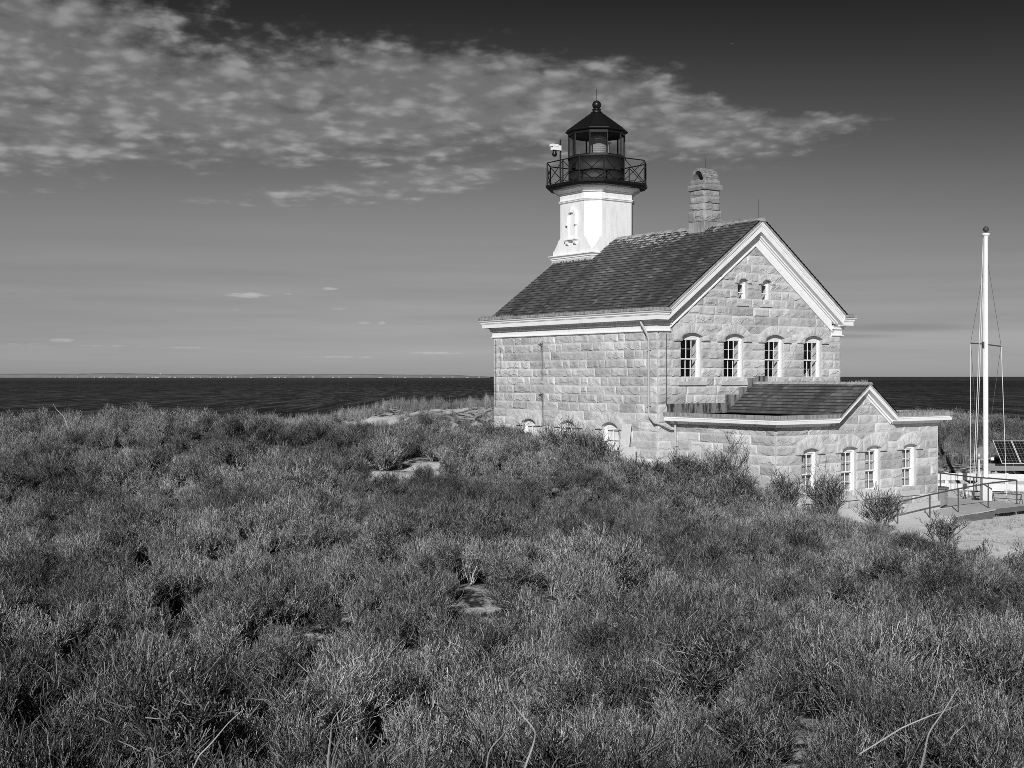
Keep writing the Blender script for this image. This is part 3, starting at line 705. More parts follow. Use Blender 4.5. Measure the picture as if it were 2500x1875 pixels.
# blind niche on the left face
PN = lambda s, z, d: (UM-TS-d, VT-s, z)
m = MB()
Ro = [(.30, .22)]
for j in range(14):
    a0, a1 = math.pi*j/14, math.pi*(j+1)/14
    v = [PN(r*math.cos(a), 7.16+r*1.1*math.sin(a), d) for d in (.0, .10) for r, a in ((.24, a0), (.37, a0), (.37, a1), (.24, a1))]
    m.add(v, [(0, 1, 2, 3), (4, 5, 6, 7), (0, 1, 5, 4), (1, 2, 6, 5), (2, 3, 7, 6), (3, 0, 4, 7)])
m.add([PN(s, z, d) for d in (0, .14) for s, z in ((-.06, 7.38), (.06, 7.38), (.08, 7.62), (-.08, 7.62))], [(0, 1, 2, 3), (4, 5, 6, 7), (0, 1, 5, 4), (1, 2, 6, 5), (2, 3, 7, 6), (3, 0, 4, 7)])
for s in (-1, 1):
    bar(m, PN, s*.24, s*.37, 6.90, 7.16, 0, .10); bar(m, PN, s*.25, s*.36, 6.82, 6.90, 0, .13)
    bar(m, PN, s*.24, s*.29, 6.22, 6.82, 0, .05)
    bar(m, PN, s*.20, s*.36, 6.00, 6.12, 0, .12); bar(m, PN, s*.22, s*.34, 5.95, 6.0, 0, .07)
bar(m, PN, -.44, .44, 6.14, 6.19, 0, .17); bar(m, PN, -.40, .40, 6.19, 6.23, 0, .13); bar(m, PN, -.40, .40, 6.10, 6.14, 0, .12)
m.build('niche_window', 'tower_white', tower)
# gallery deck, railing, drum
m = MB(); oloft(m, [(1.78, 1.07, 8.47), (1.90, 1.14, 8.50), (1.97, 1.18, 8.60), (2.0, 1.2, 8.60), (2.02, 1.21, 8.70)]); gal = m.build('gallery_deck', 'black_iron', tower)
m = MB(); RP = octo(1.95, 1.17, 0)
stops = []
for i in range(8):
    A, B = Vector(RP[i]), Vector(RP[(i+1) % 8]); n = 2 if i % 2 == 1 else 1
    for k in range(n): stops.append(A.lerp(B, k/n))
zz0, zz1 = 8.70, 9.73
for i, p in enumerate(stops):
    q = stops[(i+1) % len(stops)]; z_ = lambda P, z: (P.x, P.y, z)
    m.tube([z_(p, zz0), z_(p, zz1)], .028, 6); m.tube([z_(p, zz1), z_(q, zz1)], .026, 6, cap=False); m.tube([z_(p, zz0+.06), z_(q, zz0+.06)], .012, 5)
    m.tube([z_(p, zz0+.05), z_(q, zz1-.03)], .018, 5); m.tube([z_(p, zz1-.03), z_(q, zz0+.05)], .018, 5)
m.build('gallery_railing', 'black_iron', tower)
m = MB(); m.lathe([(1.36, 8.70), (1.36, 8.78), (1.29, 8.80), (1.29, 9.30), (1.298, 9.305), (1.298, 9.325), (1.29, 9.33), (1.29, 9.88), (1.33, 9.89), (1.33, 9.96), (.1, 9.96)], UM, VT, 40)
mat('drum_iron', .018, .62, .35, var=.3, vscale=4)
drum = m.build('lantern_drum', 'drum_iron', tower)
drum.data.polygons.foreach_set('use_smooth', [abs(p.normal.z) < .5 for p in drum.data.polygons])
m = MB()
for a in (R(-60), R(-170)):
    a += math.atan2(-58.4, -3.9)-TH-R(-120)
    x, y = UM+1.3*math.cos(a), VT+1.3*math.sin(a); m = MB(); m.box(x-.09, x+.09, y-.09, y+.09, 9.38, 9.62); m.build('drum_vent', 'black_iron', tower)
PH = math.atan2(-59.5, -3.8)-TH+R(-14)                                   # one corner of the ten-sided lantern
NL = 10; dec = lambda r, z: [(UM+r*math.cos(PH+2*math.pi*k/NL), VT+r*math.sin(PH+2*math.pi*k/NL), z) for k in range(NL)]
m = MB(); base, top = dec(1.27, 9.96), dec(1.27, 11.02)
for k in range(NL):
    p, q = Vector(base[k]), Vector(top[k]); m.tube([p, q], .038, 6)
m.loft([dec(1.30, 10.96), dec(1.31, 11.10)], False, False); m.loft([dec(1.20, 10.96), dec(1.20, 11.10)], False, False); m.loft([dec(1.30, 9.95), dec(1.30, 10.02)], False, False)
m.build('lantern_frame', 'black_iron', tower)
m = MB(); m.loft([dec(1.25, 10.0), dec(1.25, 10.98)], False, False); m.build('lantern_glass', 'lantern_pane', tower)
m = MB(); m.loft([dec(1.28, 11.06), dec(1.40, 11.10), dec(1.43, 11.14), dec(1.43, 11.17), dec(1.36, 11.21), dec(.80, 11.66), dec(.24, 12.03)]); m.build('lantern_roof', 'black_iron', tower)
m = MB()
for k in range(NL):
    A_ = Vector(dec(1.37, 11.215)[k]); B_ = Vector(dec(.24, 12.035)[k]); m.tube([A_, B_], .022, 5)
m.build('roof_rib', 'black_iron', tower)
m = MB(); m.lathe([(.26, 12.02), (.26, 12.08), (.20, 12.10), (.17, 12.16), (.21, 12.18), (.21, 12.21), (.13, 12.23)]+[(max(.205*math.cos(a), .01), 12.405+.205*math.sin(a)) for a in np.linspace(-1.05, 1.5, 14)]+[(.012, 12.62), (.010, 13.13)], UM, VT, 24)
m.build('ball_finial', 'black_iron', tower, smooth=True)
m = MB(); pr = []
for k in range(23):
    z = 9.98+.98*k/22; pr.append((.30+.13*math.sin(math.pi*k/22)**.7+(.018 if k % 2 else 0), z))
m.lathe(pr, UM+.05, VT-.05, 24); m.build('lens', 'lens_glass', tower)
m = MB(); m.tube([(UM+.28, VT-.55, 9.97), (UM+.28, VT-.55, 10.6)], .028, 8); m.box(UM+.2, UM+.36, VT-.62, VT-.5, 10.58, 10.66); m.build('spare_beacon', 'white_paint', tower)
# --- downpipes
m = MB(); m.tube([(-.28, .62, 2.14), (-.28, .62, 2.02), (-.16, .42, 1.60), (-.115, .37, 1.40), (-.115, .37, -1.35), (-.13, .30, -1.50), (-.22, -.05, -1.70), (.10, -.18, -1.80), (.42, -.24, -1.90), (.56, -.36, -1.98)], .043, 8)
for z in (1.0, -1.1): m.box(-.17, -.03, .30, .44, z, z+.035)
m.build('downpipe', 'downpipe', house)
m = MB(); m.tube([(.56, -.36, -1.66), (.56, -.36, -4.8)], .045, 8); m.box(.50, .68, -.42, -.30, -2.6, -2.565); m.build('downpipe', 'downpipe', house)
# --- annex in front of the gable
AU0, AU1, AV = .666, 9.52, -5.281; AC = UM
pf = lambda s, z, d: (s, AV-d, z)
pl = lambda s, z, d: (AU0-d, s, z)
prr = lambda s, z, d: (AU1+d, s, z)
za = lambda u: -.22-.73*abs(u-AC)
AZ = [-5.14]+[-1.71-.341*k for k in range(9, -1, -1)]+[-1.40, -1.06, -.70]
OPF = [(c, .40, -4.25, -2.61, .10, .74, .74, -2.733, -2.08, -2.42) for c in (AC-2.72, AC+2.74)]+[(AC-.655, .40, -4.25, -2.61, .10, .74, .66, -2.733, -2.08, -2.42), (AC+.655, .40, -4.25, -2.61, .10, .64, .74, -2.733, -2.08, -2.42)]
w = MB()
rock_wall(w, AU0, AU1, AZ, pf, lambda s, z: z < -1.71 or z < za(s)-.33, OPF, 51)
for i, o in enumerate(OPF): hood_mesh(w, o, pf, 70+i); reveal(w, o, pf)
rock_wall(w, AV, 0, AZ[:-3], pl, None, (), 57)
rock_wall(w, AV, 0, AZ[:-3], prr, None, (), 58, cell=.12)
w.box(AU0-.02, AU0+.02, AV-.02, AV+.02, AZ[0], -1.71, 1.05); w.box(AU1-.02, AU1+.02, AV-.02, AV+.02, AZ[0], -1.71, 1.0)
awall = w.build('annex_wall', 'granite', house)
for i, o in enumerate(OPF): make_window(awall, o, pf, 2, 2, 'curtain', sill=(.08, .14, .2) if i < 2 else (.08, .12, .2), fw=.09)
m = MB(); m.box(AU0-.05, AU1+.06, AV-.10, AV+.1, -5.6, -4.74); m.box(AU0-.10, AU0+.1, AV+.12, .0, -5.6, -4.74); m.box(AU1-.1, AU1+.06, AV+.12, 0, -5.6, -4.74); m.build('plinth', 'granite', awall)
def a_run(prof, r0, r1):
    path = [(AU0, 0), (AU0, AV), (r0, AV)]; outs = [(-1, 0), (-1, -1), (0, -1)]
    path2 = [(r1, AV), (AU1, AV), (AU1, 0)]; outs2 = [(0, -1), (1, -1), (1, 0)]
    return sweep(prof, path, outs), sweep(prof, path2, outs2)
for nm, mt, prof, r0, r1 in (('annex_frieze', 'white_paint', [(-.05, -1.76), (.07, -1.76), (.07, -1.70), (.12, -1.68), (.16, -1.645), (-.05, -1.645)], AC-1.72, AC+1.72),
                     ('annex_cornice', 'white_paint', [(-.05, -1.643), (.39, -1.643), (.39, -1.548), (.40, -1.545), (.40, -1.535), (.335, -1.52), (.35, -1.47), (.41, -1.455), (-.05, -1.455)], AC-1.58, AC+1.58),
                     ('annex_gutter', 'zinc', [(-.05, -1.453), (.42, -1.453), (.425, -1.335), (.39, -1.33), (.36, -1.40), (-.05, -1.405)], AC-1.50, AC+1.50)):
    m = MB(); a1, a2 = a_run(prof, r0, r1); m.loft(a1); m.loft(a2); m.build(nm, mt, house)
m = MB()
for a_, b_, c_ in ((AU0-.3, AC-1.45, AV-.3), (AC+1.45, AU1+.3, AV-.3), (AC-1.45, AC+1.45, AV+.12)): m.add([(a_, c_, -1.402), (b_, c_, -1.402), (b_, -.02, -1.402), (a_, -.02, -1.402)], [(0, 1, 2, 3)]); m.build('annex_flat_roof', 'zinc', house)
def rake_a(mb, off0, off1, o0, o1, uh): rake(mb, za, off0, off1, o0, o1, uh, -1, None, AC, AV)
m = MB(); rake_a(m, .24, .315, -.1, .16, 1.60); rake_a(m, .315, .385, -.1, .09, 1.58); m.build('annex_rake_frieze', 'white_paint', house)
m = MB(); rake_a(m, .135, .242, -.1, .39, 1.60); rake_a(m, .095, .137, -.1, .41, 1.58); m.build('annex_rake_cornice', 'white_paint', house)
m = MB(); rake_a(m, .03, .097, -.1, .43, 1.56); m.build('annex_rake_edge', 'zinc', house)
aroof = slates('annex_roof', AC, -.22, .73, AC-1.62, AC-.08, AV-.44, -.03, house, 8, expo=.20, wdt=.26)
m = MB(); m.loft([[(AC-.14, y, -.29), (AC-.07, y, -.20+.01*mn.noise((y*3, 0, 0))), (AC+.07, y, -.20), (AC+.14, y, -.29)] for y in np.linspace(AV-.45, -.02, 12)]); m.build('annex_ridge_cap', 'zinc', aroof)
rr = random.Random(6); m = MB()
moss(m, (AC+1.7, AV-.3, -1.34), (AU1+.3, AV-.3, -1.34), 900, .12, .12, rr); moss(m, (AC, AV-.2, -.2), (AC, -1.6, -.2), 300, .09, .07, rr); moss(m, (AC-.02, AV-.3, -.2), (AC, AV, -.2), 60, .12, .05, rr)
moss(m, (AU0+.4, AV-.2, -1.39), (AC-1.8, AV+.3, -1.39), 200, .05, .3, rr)
m.build('annex_moss', 'moss', house, kind='stuff')
m = MB()                                                                 # stepped lead flashing on the gable
for u0, u1, z0, z1 in ((.42, 3.46, -1.40, -1.02), (3.46, 4.20, -1.41, -.70), (4.20, 4.68, -1.0, -.41), (4.66, 5.08, -.62, -.06), (5.06, 5.75, -.40, .02)):
    m.box(u0, u1, -.098, -.05, z0, z1)
m.build('stepped_flashing', 'lead', house)

# ------------------------------------------------------------------ things round the house
def gz(x, y): return float(ground(np.array([x]), np.array([y]))[0])
# webcam on the gallery
x, y, _ = W(UM-1.95, VT+.18); cm = thing('camera_unit', 'white weatherproof camera box with black dome fixed to the left gallery railing', 'camera', (x, y, 8.7), TH)
m = MB(); m.tube([(0, 0, 0), (0, 0, 1.95)], .038, 8); m.build('mast', 'black_iron', cm)
m = MB(); m.box(-.47, -.03, -.11, .11, 1.44, 1.66); m.box(-.52, -.20, -.12, .12, 1.60, 1.70); m.build('housing', 'white_paint', cm)
m = MB(); m.lathe([(.03, 1.44), (.09, 1.40), (.09, 1.34)]+[(max(.115*math.cos(a), .01), 1.26+.115*math.sin(a)) for a in np.linspace(.7, -1.5, 8)], -.33, 0, 14); m.build('dome', 'black_iron', cm, smooth=True)
# ramp and deck in front of the annex door side
rt = thing('boardwalk_ramp', 'grey wooden deck and pale concrete ramp running past the annex corner', 'ramp', (*W(8.4, -6.2)[:2], -5.4), TH)
OF = Vector((8.4, -6.2, -5.4))
def loc_(p): return tuple(Vector(p)-OF)
def hexa(mb, P8): mb.add([loc_(p) for p in P8], [(0, 2, 3, 1), (4, 5, 7, 6), (0, 1, 5, 4), (2, 6, 7, 3), (0, 4, 6, 2), (1, 3, 7, 5)])
m = MB(); b0 = -5.9
hexa(m, [(4.9, -6.75, b0), (8.3, -6.95, b0), (4.9, AV-.1, b0), (8.3, AV-.1, b0), (4.9, -6.75, -5.50), (8.3, -6.95, -5.155), (4.9, AV-.1, -5.44), (8.3, AV-.1, -5.10)])
m.build('concrete_ramp', 'concrete', rt)
m = MB()
def plank_run(u0, u1, v0, v1, zA, zB, n):
    for i in range(n):
        a, b = u0+(u1-u0)*i/n, u0+(u1-u0)*(i+1)/n-.006; z0_, z1_ = zA+(zB-zA)*i/n, zA+(zB-zA)*(i+1)/n
        hexa(m, [(a, v0, z0_-.04), (b, v0, z1_-.04), (a, v1, z0_-.04), (b, v1, z1_-.04), (a, v0, z0_), (b, v0, z1_), (a, v1, z0_), (b, v1, z1_)])
plank_run(8.306, 10.85, -6.92, AV-.12, -5.135, -5.01, 18); plank_run(10.856, 13.35, -6.80, -.6, -5.01, -4.995, 18); plank_run(9.75, 10.85, AV-.115, -.6, -5.04, -5.012, 8)
m.build('deck_boards', 'deck_wood', rt)
m = MB(); hexa(m, [(8.3, -6.98, -5.48), (10.86, -6.86, -5.44), (8.3, -6.935, -5.48), (10.86, -6.815, -5.44), (8.3, -6.98, -5.155), (10.86, -6.86, -5.03), (8.3, -6.935, -5.155), (10.86, -6.815, -5.03)])
hexa(m, [(10.865, -6.85, -5.20), (13.4, -6.85, -5.19), (10.865, -6.805, -5.20), (13.4, -6.805, -5.19), (10.865, -6.85, -5.015), (13.4, -6.85, -5.0), (10.865, -6.805, -5.015), (13.4, -6.805, -5.0)])
hexa(m, [(13.36, -6.80, -5.19), (13.4, -6.80, -5.19), (13.36, -.6, -5.19), (13.4, -.6, -5.19), (13.36, -6.80, -5.0), (13.4, -6.80, -5.0), (13.36, -.6, -5.0), (13.4, -.6, -5.0)])
for u in (12.9, 13.2): hexa(m, [(u, -6.6, -5.7), (u+.12, -6.6, -5.7), (u, -6.48, -5.7), (u+.12, -6.48, -5.7), (u, -6.6, -5.05), (u+.12, -6.6, -5.05), (u, -6.48, -5.05), (u+.12, -6.48, -5.05)])
m.build('rim_board', 'dark_wood', rt)
# pipe handrail
hr = thing('pipe_handrail', 'dark steel pipe handrail along the ramp, bent down at its near end', 'handrail', (*W(5.8, -6.35)[:2], -5.42), TH)
OF = Vector((5.8, -6.35, -5.42))
posts = [((5.83, -6.33), -5.45, .94), ((7.66, -6.34), -5.25, .91), ((9.33, -6.36), -5.12, .92), ((11.10, -6.42), -5.0, .92), ((13.13, -6.30), -5.0, .94), ((13.29, -4.25), -5.0, .92), ((13.40, -2.57), -5.0, .985), ((13.4, -.7), -5.0, 1.0)]
tops = [loc_((p[0], p[1], z+h)) for p, z, h in posts]
m = MB(); pA = Vector(loc_((posts[0][0][0], posts[0][0][1], posts[0][1])))
arc = [pA, pA+Vector((0, 0, .78)), pA+Vector((.015, 0, .86)), pA+Vector((.06, 0, .915)), pA+Vector((.15, 0, .945))]
m.tube(arc+[Vector(t_) for t_ in tops[1:5]], .027, 8); m.tube(tops[4:], .027, 8)
m.build('rail', 'pipe_steel', hr)
for (p, z, h) in posts[1:]:
    m = MB(); m.tube([loc_((p[0], p[1], z-.02)), loc_((p[0], p[1], z+h-.01))], .026, 8); m.lathe([(.06, loc_((0, 0, z))[2]), (.06, loc_((0, 0, z+.012))[2]), (.028, loc_((0, 0, z+.02))[2])], *loc_((p[0], p[1], 0))[:2], 10); m.build('post', 'pipe_steel', hr)
# slatted bin at the annex corner
x, y, _ = W(10.02, -5.0); bn_ = thing('slatted_barrel', 'round slatted wooden bin with a flat lid at the annex corner', 'bin', (x, y, -5.02), TH)
m = MB()
for k in range(16):
    a = 2*math.pi*k/16; ca, sa = math.cos(a), math.sin(a); q = [(.30*ca-s*.052*sa, .30*sa+s*.052*ca) for s in (-1, 1)]; q2 = [(.27*ca-s*.05*sa, .27*sa+s*.05*ca) for s in (-1, 1)]
    m.loft([[(q[0][0], q[0][1], z), (q[1][0], q[1][1], z), (q2[1][0], q2[1][1], z), (q2[0][0], q2[0][1], z)] for z in (0, .68)], tone=random.uniform(.8, 1.1))
m.build('staves', 'grey_wood', bn_)
m = MB(); m.lathe([(.36, .685), (.37, .70), (.37, .75), (.34, .765), (.05, .77)], 0, 0, 20); m.build('lid', 'dark_wood', bn_)
# white boards leaning on the side wall
for (v0, lab, tilt) in ((1.72, 'left one of two tall white boards leaning on the side wall beside the last window', .0), (1.42, 'right one of two tall white boards leaning on the side wall, nearer the downpipe', .02)):
    o = MB(); o.add([(dx_-.12-tilt, v0+dv, z) for dx_ in (0, -.05) for dv in (-.11, .11) for z in (-1.80, -4.3)], [(0, 1, 3, 2), (4, 6, 7, 5), (0, 4, 5, 1), (2, 3, 7, 6), (0, 2, 6, 4), (1, 5, 7, 3)])
    o.v = [(p[0]-(.0 if p[2] > -3 else .35), p[1], p[2]) for p in o.v]
    b_ = o.build('leaning_board', 'fence_white'); b_.location = (HX, HY, 0); b_.rotation_euler = (0, 0, TH); tag(b_, lab, 'board', 'white boards leaning on the side wall')
m = MB(); m.box(-.46, -.40, .82, 1.48, -4.4, -2.66); m.box(-.47, -.39, .80, .86, -4.5, -2.62); m.box(-.47, -.39, 1.44, 1.50, -4.5, -2.62); b_ = m.build('white_panel', 'fence_white'); b_.location = (HX, HY, 0); b_.rotation_euler = (0, 0, TH)
tag(b_, 'low white panel standing behind the bushes in front of the leaning boards', 'panel')
# flagpole
FPX, FPY = 19.3, 53.0; fz = -5.35
fp = thing('flagpole', 'tall white flagpole with crosstree, dark ball top and rope stays', 'flagpole', (FPX, FPY, fz))
TOP = 5.83-fz
m = MB(); m.tube([(0, 0, .25), (0, 0, 6.6), (0, 0, TOP-.15)], [.098, .092, .078], 14); m.lathe([(.085, TOP-.2), (.10, TOP-.12), (.155, TOP-.06), (.155, TOP), (.05, TOP+.005)], 0, 0, 14); m.build('pole', 'spar', fp, smooth=False)
m = MB(); m.box(-.19, .19, -.17, -.105, 0, 1.25); m.box(-.19, .19, .105, .17, 0, 1.25); m.box(-.19, -.11, -.10, .10, 0, 1.25); m.box(.11, .19, -.10, .10, 0, 1.25); m.build('base_housing', 'fence_white', fp)
m = MB(); m.tube([(0, 0, TOP-.02), (0, 0, TOP+.34)], .012, 6); m.lathe([(max(.118*math.cos(a), .005), TOP+.165+.118*math.sin(a)) for a in np.linspace(-1.5, 1.5, 14)], 0, 0, 18); m.build('ball', 'dark_metal', fp, smooth=True)
ZS = 1.30-fz
m = MB(); m.tube([(-.60, .05, ZS+.06), (-.08, 0, ZS+.03)], .03, 6); m.tube([(.08, 0, ZS), (.60, -.05, ZS-.07)], .03, 6); m.box(-.13, -.08, -.06, .06, ZS-.15, ZS+.12); m.build('crosstree', 'dark_metal', fp)
def ropes(name, mt, r_, lst):
    for P in lst:
        m = MB(); m.tube([Vector(p) for p in P], r_, 5); m.build(name, mt, fp)
ropes('halyard', 'rope', .013, [[(-.60, .05, ZS), (-.62, .05, 0.9)], [(.61, -.05, ZS-.1), (.75, -.3, .15)], [(-.11, 0, TOP-.2), (-.22, 0, ZS+1.3), (-.55, -.1, .9)], [(-.10, 0, ZS+2.5), (-.40, .1, .95)], [(-.115, 0, TOP-.25), (-.10, -.05, 1.3)]])
ropes('stay', 'wire', .009, [[(.07, 0, ZS+3.4), (.60, -.05, ZS-.05)], [(-.07, 0, ZS+3.2), (-.60, .05, ZS+.08)], [(-.59, .06, ZS), (-.35, .3, ZS-2.2), (-.1, .6, .9)], [(.59, -.05, ZS-.1), (.30, .3, ZS-3.2), (.05, .7, .9)]])
# white board fence behind the yard
fA, fB = Vector((17.0, 58.9)), Vector((29.5, 56.4)); L_ = (fB-fA).length; an = math.atan2(fB.y-fA.y, fB.x-fA.x)
fe = thing('board_fence', 'white three-board fence behind the deck and flagpole', 'fence', (fA.x, fA.y, -5.62), an)
for k in range(6):
    x = L_*k/5; m = MB(); m.box(x-.08, x+.08, -.02, .12, -.3, 1.32); m.build('post', 'fence_white', fe)
for k in range(5):
    for z in (.98, .52, .06):
        m = MB(); m.box(L_*k/5+.005, L_*(k+1)/5-.005, -.055, -.022, z, z+.31); m.build('board', 'fence_white', fe)
# low dark pipe frames behind the handrail
for (xa, ya), (xb, yb), lab in (((19.15, 54.9), (19.9, 54.3), 'low dark pipe frame on the ground left of the flagpole base'), ((20.1, 54.2), (20.95, 53.4), 'low dark pipe frame on the ground right of the flagpole base')):
    fr = MB(); z0_ = gz(xa, ya); dd = Vector((yb-ya, xa-xb, 0)).normalized()*.35
    A_, B_ = Vector((xa, ya, z0_)), Vector((xb, yb, z0_)); H_ = Vector((0, 0, .42))
    fr.tube([A_, A_+H_+dd*.3, B_+H_+dd*.3, B_], .022, 6); fr.tube([A_+dd, A_+H_+dd*.3], .02, 6); fr.tube([B_+dd, B_+H_+dd*.3], .02, 6); fr.tube([A_+H_*.5+dd*.15, B_+H_*.5+dd*.15], .016, 6)
    o = fr.build('low_barrier', 'pipe_steel'); tag(o, lab, 'barrier', 'pipe frames by the flagpole')
m = MB(); z0_ = gz(19.6, 56.0)
for k in range(5):
    m.tube([(19.6+(.24-.03*k)*math.cos(a), 56.0+(.2-.02*k)*math.sin(a), z0_+.05+.06*k+.02*math.sin(3*a+k)) for a in np.linspace(0, 6.28, 15)], .04, 6)
o = m.build('rope_coil', 'rope'); tag(o, 'heap of pale coiled rope on the ground by the fence', 'rope')
# solar array
sp = thing('solar_array', 'tilted solar panels in a pale frame on a rough timber stand', 'solar panel', (22.05, 61.2, -5.80), R(-2)); sp.scale = (1.09, 1.09, 1.09)
tl = Matrix.Rotation(R(38), 4, 'X')
def panel_pt(a, b, c_): return tl @ Vector((a, b, c_))
PB = Vector((.55, -1.02, 1.62))
for k in range(5):
    x0 = k*.80
    m = MB(); v = []
    for zc in (0, .035):
        for b in (0, 1.50):
            for a in (0, .78): v.append(Vector((x0+a, b, zc)))
    m.add(v, [(0, 2, 3, 1), (4, 5, 7, 6), (0, 1, 5, 4), (2, 6, 7, 3), (0, 4, 6, 2), (1, 3, 7, 5)]); fr = m.build('panel_frame', 'alu', sp)
    fr.rotation_euler = (R(38), R(0), 0); fr.location = PB-Vector((.0, 0, 0))
    m = MB(); m.box(x0+.025, x0+.755, .025, 1.475, .036, .042); ce = m.build('solar_cells', 'solar_cell', fr)
m = MB(); m.box(-.1, 4.6, -1.25, -1.12, 1.35, 1.55); m.box(-.1, 4.6, .2, .32, 1.35, 1.55)
for x in (.1, 1.9, 3.9): m.box(x, x+.14, -1.10, -.96, -.3, 1.36); m.box(x, x+.14, .05, .19, -.3, 1.5)
m.build('timber_stand', 'grey_wood', sp)
m = MB(); m.box(.3, 4.5, .4, .9, -.2, 1.3); m.build('shade_block', 'dark_wood', sp)  # dark block added to stand for the shaded void under the panels
di = thing('satellite_dish', 'grey round dish antenna half hidden behind the flagpole', 'dish', (20.6, 57.4, -5.2))
m = MB(); n = 24; ring = lambda r, y: [(r*math.cos(2*math.pi*k/n), y, 1.9+r*.98*math.sin(2*math.pi*k/n)) for k in range(n)]
m.loft([ring(.02, 0), ring(.25, -.03), ring(.42, -.09), ring(.52, -.14), ring(.53, -.12), ring(.40, -.05), ring(.05, .03)]); ds = m.build('reflector', 'dish_grey', di, smooth=True); ds.rotation_euler = (R(-18), 0, R(-20)); ds.scale = (.55, .55, .55); ds.location = (.02, -.3, .82)
m = MB(); m.tube([(0, 0, -.2), (0, 0, 1.8)], .045, 8); m.tube([(0, -.2, 1.55), (.30, -.65, 1.62)], .018, 6); m.box(.26, .40, -.72, -.6, 1.55, 1.68); m.build('mast', 'alu', di)

# ------------------------------------------------------------------ bare shrubs
def tri_tube(V, F, T, pts, r0, r1, tone):
    n = len(pts); o = len(V)
    for i, p in enumerate(pts):
        a = pts[min(i+1, n-1)]; b = pts[max(i-1, 0)]
        d = (a-b).normalized(); e = d.cross(Vector((.31, .17, .93))); 
        if e.length < 1e-3: e = Vector((1, 0, 0))
        e.normalize(); f = d.cross(e); r = r0+(r1-r0)*i/(n-1)
        for k in range(3):
            q = 2.0944*k; V.append(p+(e*math.cos(q)+f*math.sin(q))*r)
    for i in range(n-1):
        for k in range(3):
            j = (k+1) % 3; F.append((o+i*3+k, o+i*3+j, o+i*3+3+j, o+i*3+3+k)); T.append(tone)
def grow(V, F, T, rr, p, d, L, r, lvl, maxl, up, kids, rmin, buds):
    n = 4 if lvl < 2 else 3
    pts = [p.copy()]; q = p.copy(); dd = d.copy()
    for i in range(n):
        dd = (dd+Vector((rr.gauss(0, .15), rr.gauss(0, .15), rr.gauss(0, .12)+up*.13))).normalized(); q = q+dd*(L/n); pts.append(q.copy())
    rt_ = max(r*.6, rmin)
    tri_tube(V, F, T, pts, r, rt_, (rr.uniform(.12, .42) if rr.random() < .5 else min(3.0, rr.lognormvariate(.36, .42))))
    if lvl >= maxl:
        for _ in range(buds):                                            # dry buds and leaf scraps
            c = pts[rr.randint(1, n)]; s = rr.uniform(.004, .009); a = Vector((rr.gauss(0, 1), rr.gauss(0, 1), rr.gauss(0, 1))).normalized()*s; b = Vector((rr.gauss(0, 1), rr.gauss(0, 1), rr.gauss(0, 1))).normalized()*s
            o = len(V); V.extend([c, c+a, c+a+b, c+b]); F.append((o, o+1, o+2, o+3)); T.append(rr.uniform(.6, 1.5))
        return
    for k in range(kids[lvl]):
        t_ = rr.uniform(.28, 1.0); i = min(int(t_*n), n-1); b = pts[i].lerp(pts[i+1], t_*n-i)
        dv = Vector((rr.gauss(0, 1), rr.gauss(0, 1), rr.gauss(0, .5)+.5)).normalized()
        nd = (dd*.60+dv*.76).normalized()
        grow(V, F, T, rr, b, nd, L*rr.uniform(.48, .75), max(rt_*.85, rmin), lvl+1, maxl, up, kids, rmin, buds)
def shrub_mesh(name, seed, H, spread, stems, kids, r0, rmin, matn, up=1.0, buds=1, maxl=3, whips=2):
    rr = random.Random(seed); V, F, T = [], [], []
    for s in range(stems):
        a = 2*math.pi*(s+rr.random())/stems; tilt = rr.uniform(.15, 1.0)*spread
        d = Vector((math.cos(a)*tilt, math.sin(a)*tilt, 1)).normalized()
        grow(V, F, T, rr, Vector((math.cos(a)*.08*rr.random(), math.sin(a)*.08*rr.random(), -.08)), d, H*rr.uniform(.42, .62), r0*rr.uniform(.8, 1.2), 0, maxl, up, kids, rmin, buds)
    for s in range(whips):
        a = rr.uniform(0, 6.28); q = Vector((math.cos(a)*.15*rr.random(), math.sin(a)*.15*rr.random(), 0)); d = Vector((math.cos(a)*.35*rr.random()*spread, math.sin(a)*.35*rr.random()*spread, 1)).normalized(); P = [q.copy()]
        for i in range(6): d = (d+Vector((rr.gauss(0, .09), rr.gauss(0, .09), 0))).normalized(); q = q+d*(H*rr.uniform(.75, 1.15)/6); P.append(q.copy())
        tri_tube(V, F, T, P, rmin*2.1, rmin*.9, rr.uniform(1.1, 2.6) if rr.random() < .65 else .3)
    me = bpy.data.meshes.new(name); me.from_pydata([tuple(v) for v in V], [], F); me.update()
    at = me.attributes.new('tone', 'FLOAT', 'FACE'); at.data.foreach_set('value', np.array(T, dtype=np.float32)); me.materials.append(MAT[matn]); return me
def tuft_mesh(name, seed, H, n, w_, matn):
    rr = random.Random(seed); V, F, T = [], [], []
    for _ in range(n):
        a = rr.uniform(0, 6.28); p = Vector((rr.gauss(0, .07), rr.gauss(0, .07), -.03)); lean = rr.uniform(.05, .75); h = H*rr.uniform(.45, 1.1)
        e = Vector((-math.sin(a), math.cos(a), 0))*w_; o = len(V); tn = rr.uniform(.65, 1.25)
        for i in range(4):
            t_ = i/3; c = p+Vector((math.cos(a)*lean*h*t_*t_, math.sin(a)*lean*h*t_*t_, h*(t_-.25*lean*t_*t_))); V += [c-e*(1-.85*t_), c+e*(1-.85*t_)]
        for i in range(3): F.append((o+2*i, o+2*i+1, o+2*i+3, o+2*i+2)); T.append(tn)
    me = bpy.data.meshes.new(name); me.from_pydata([tuple(v) for v in V], [], F); me.update()
    at = me.attributes.new('tone', 'FLOAT', 'FACE'); at.data.foreach_set('value', np.array(T, dtype=np.float32)); me.materials.append(MAT[matn]); return me
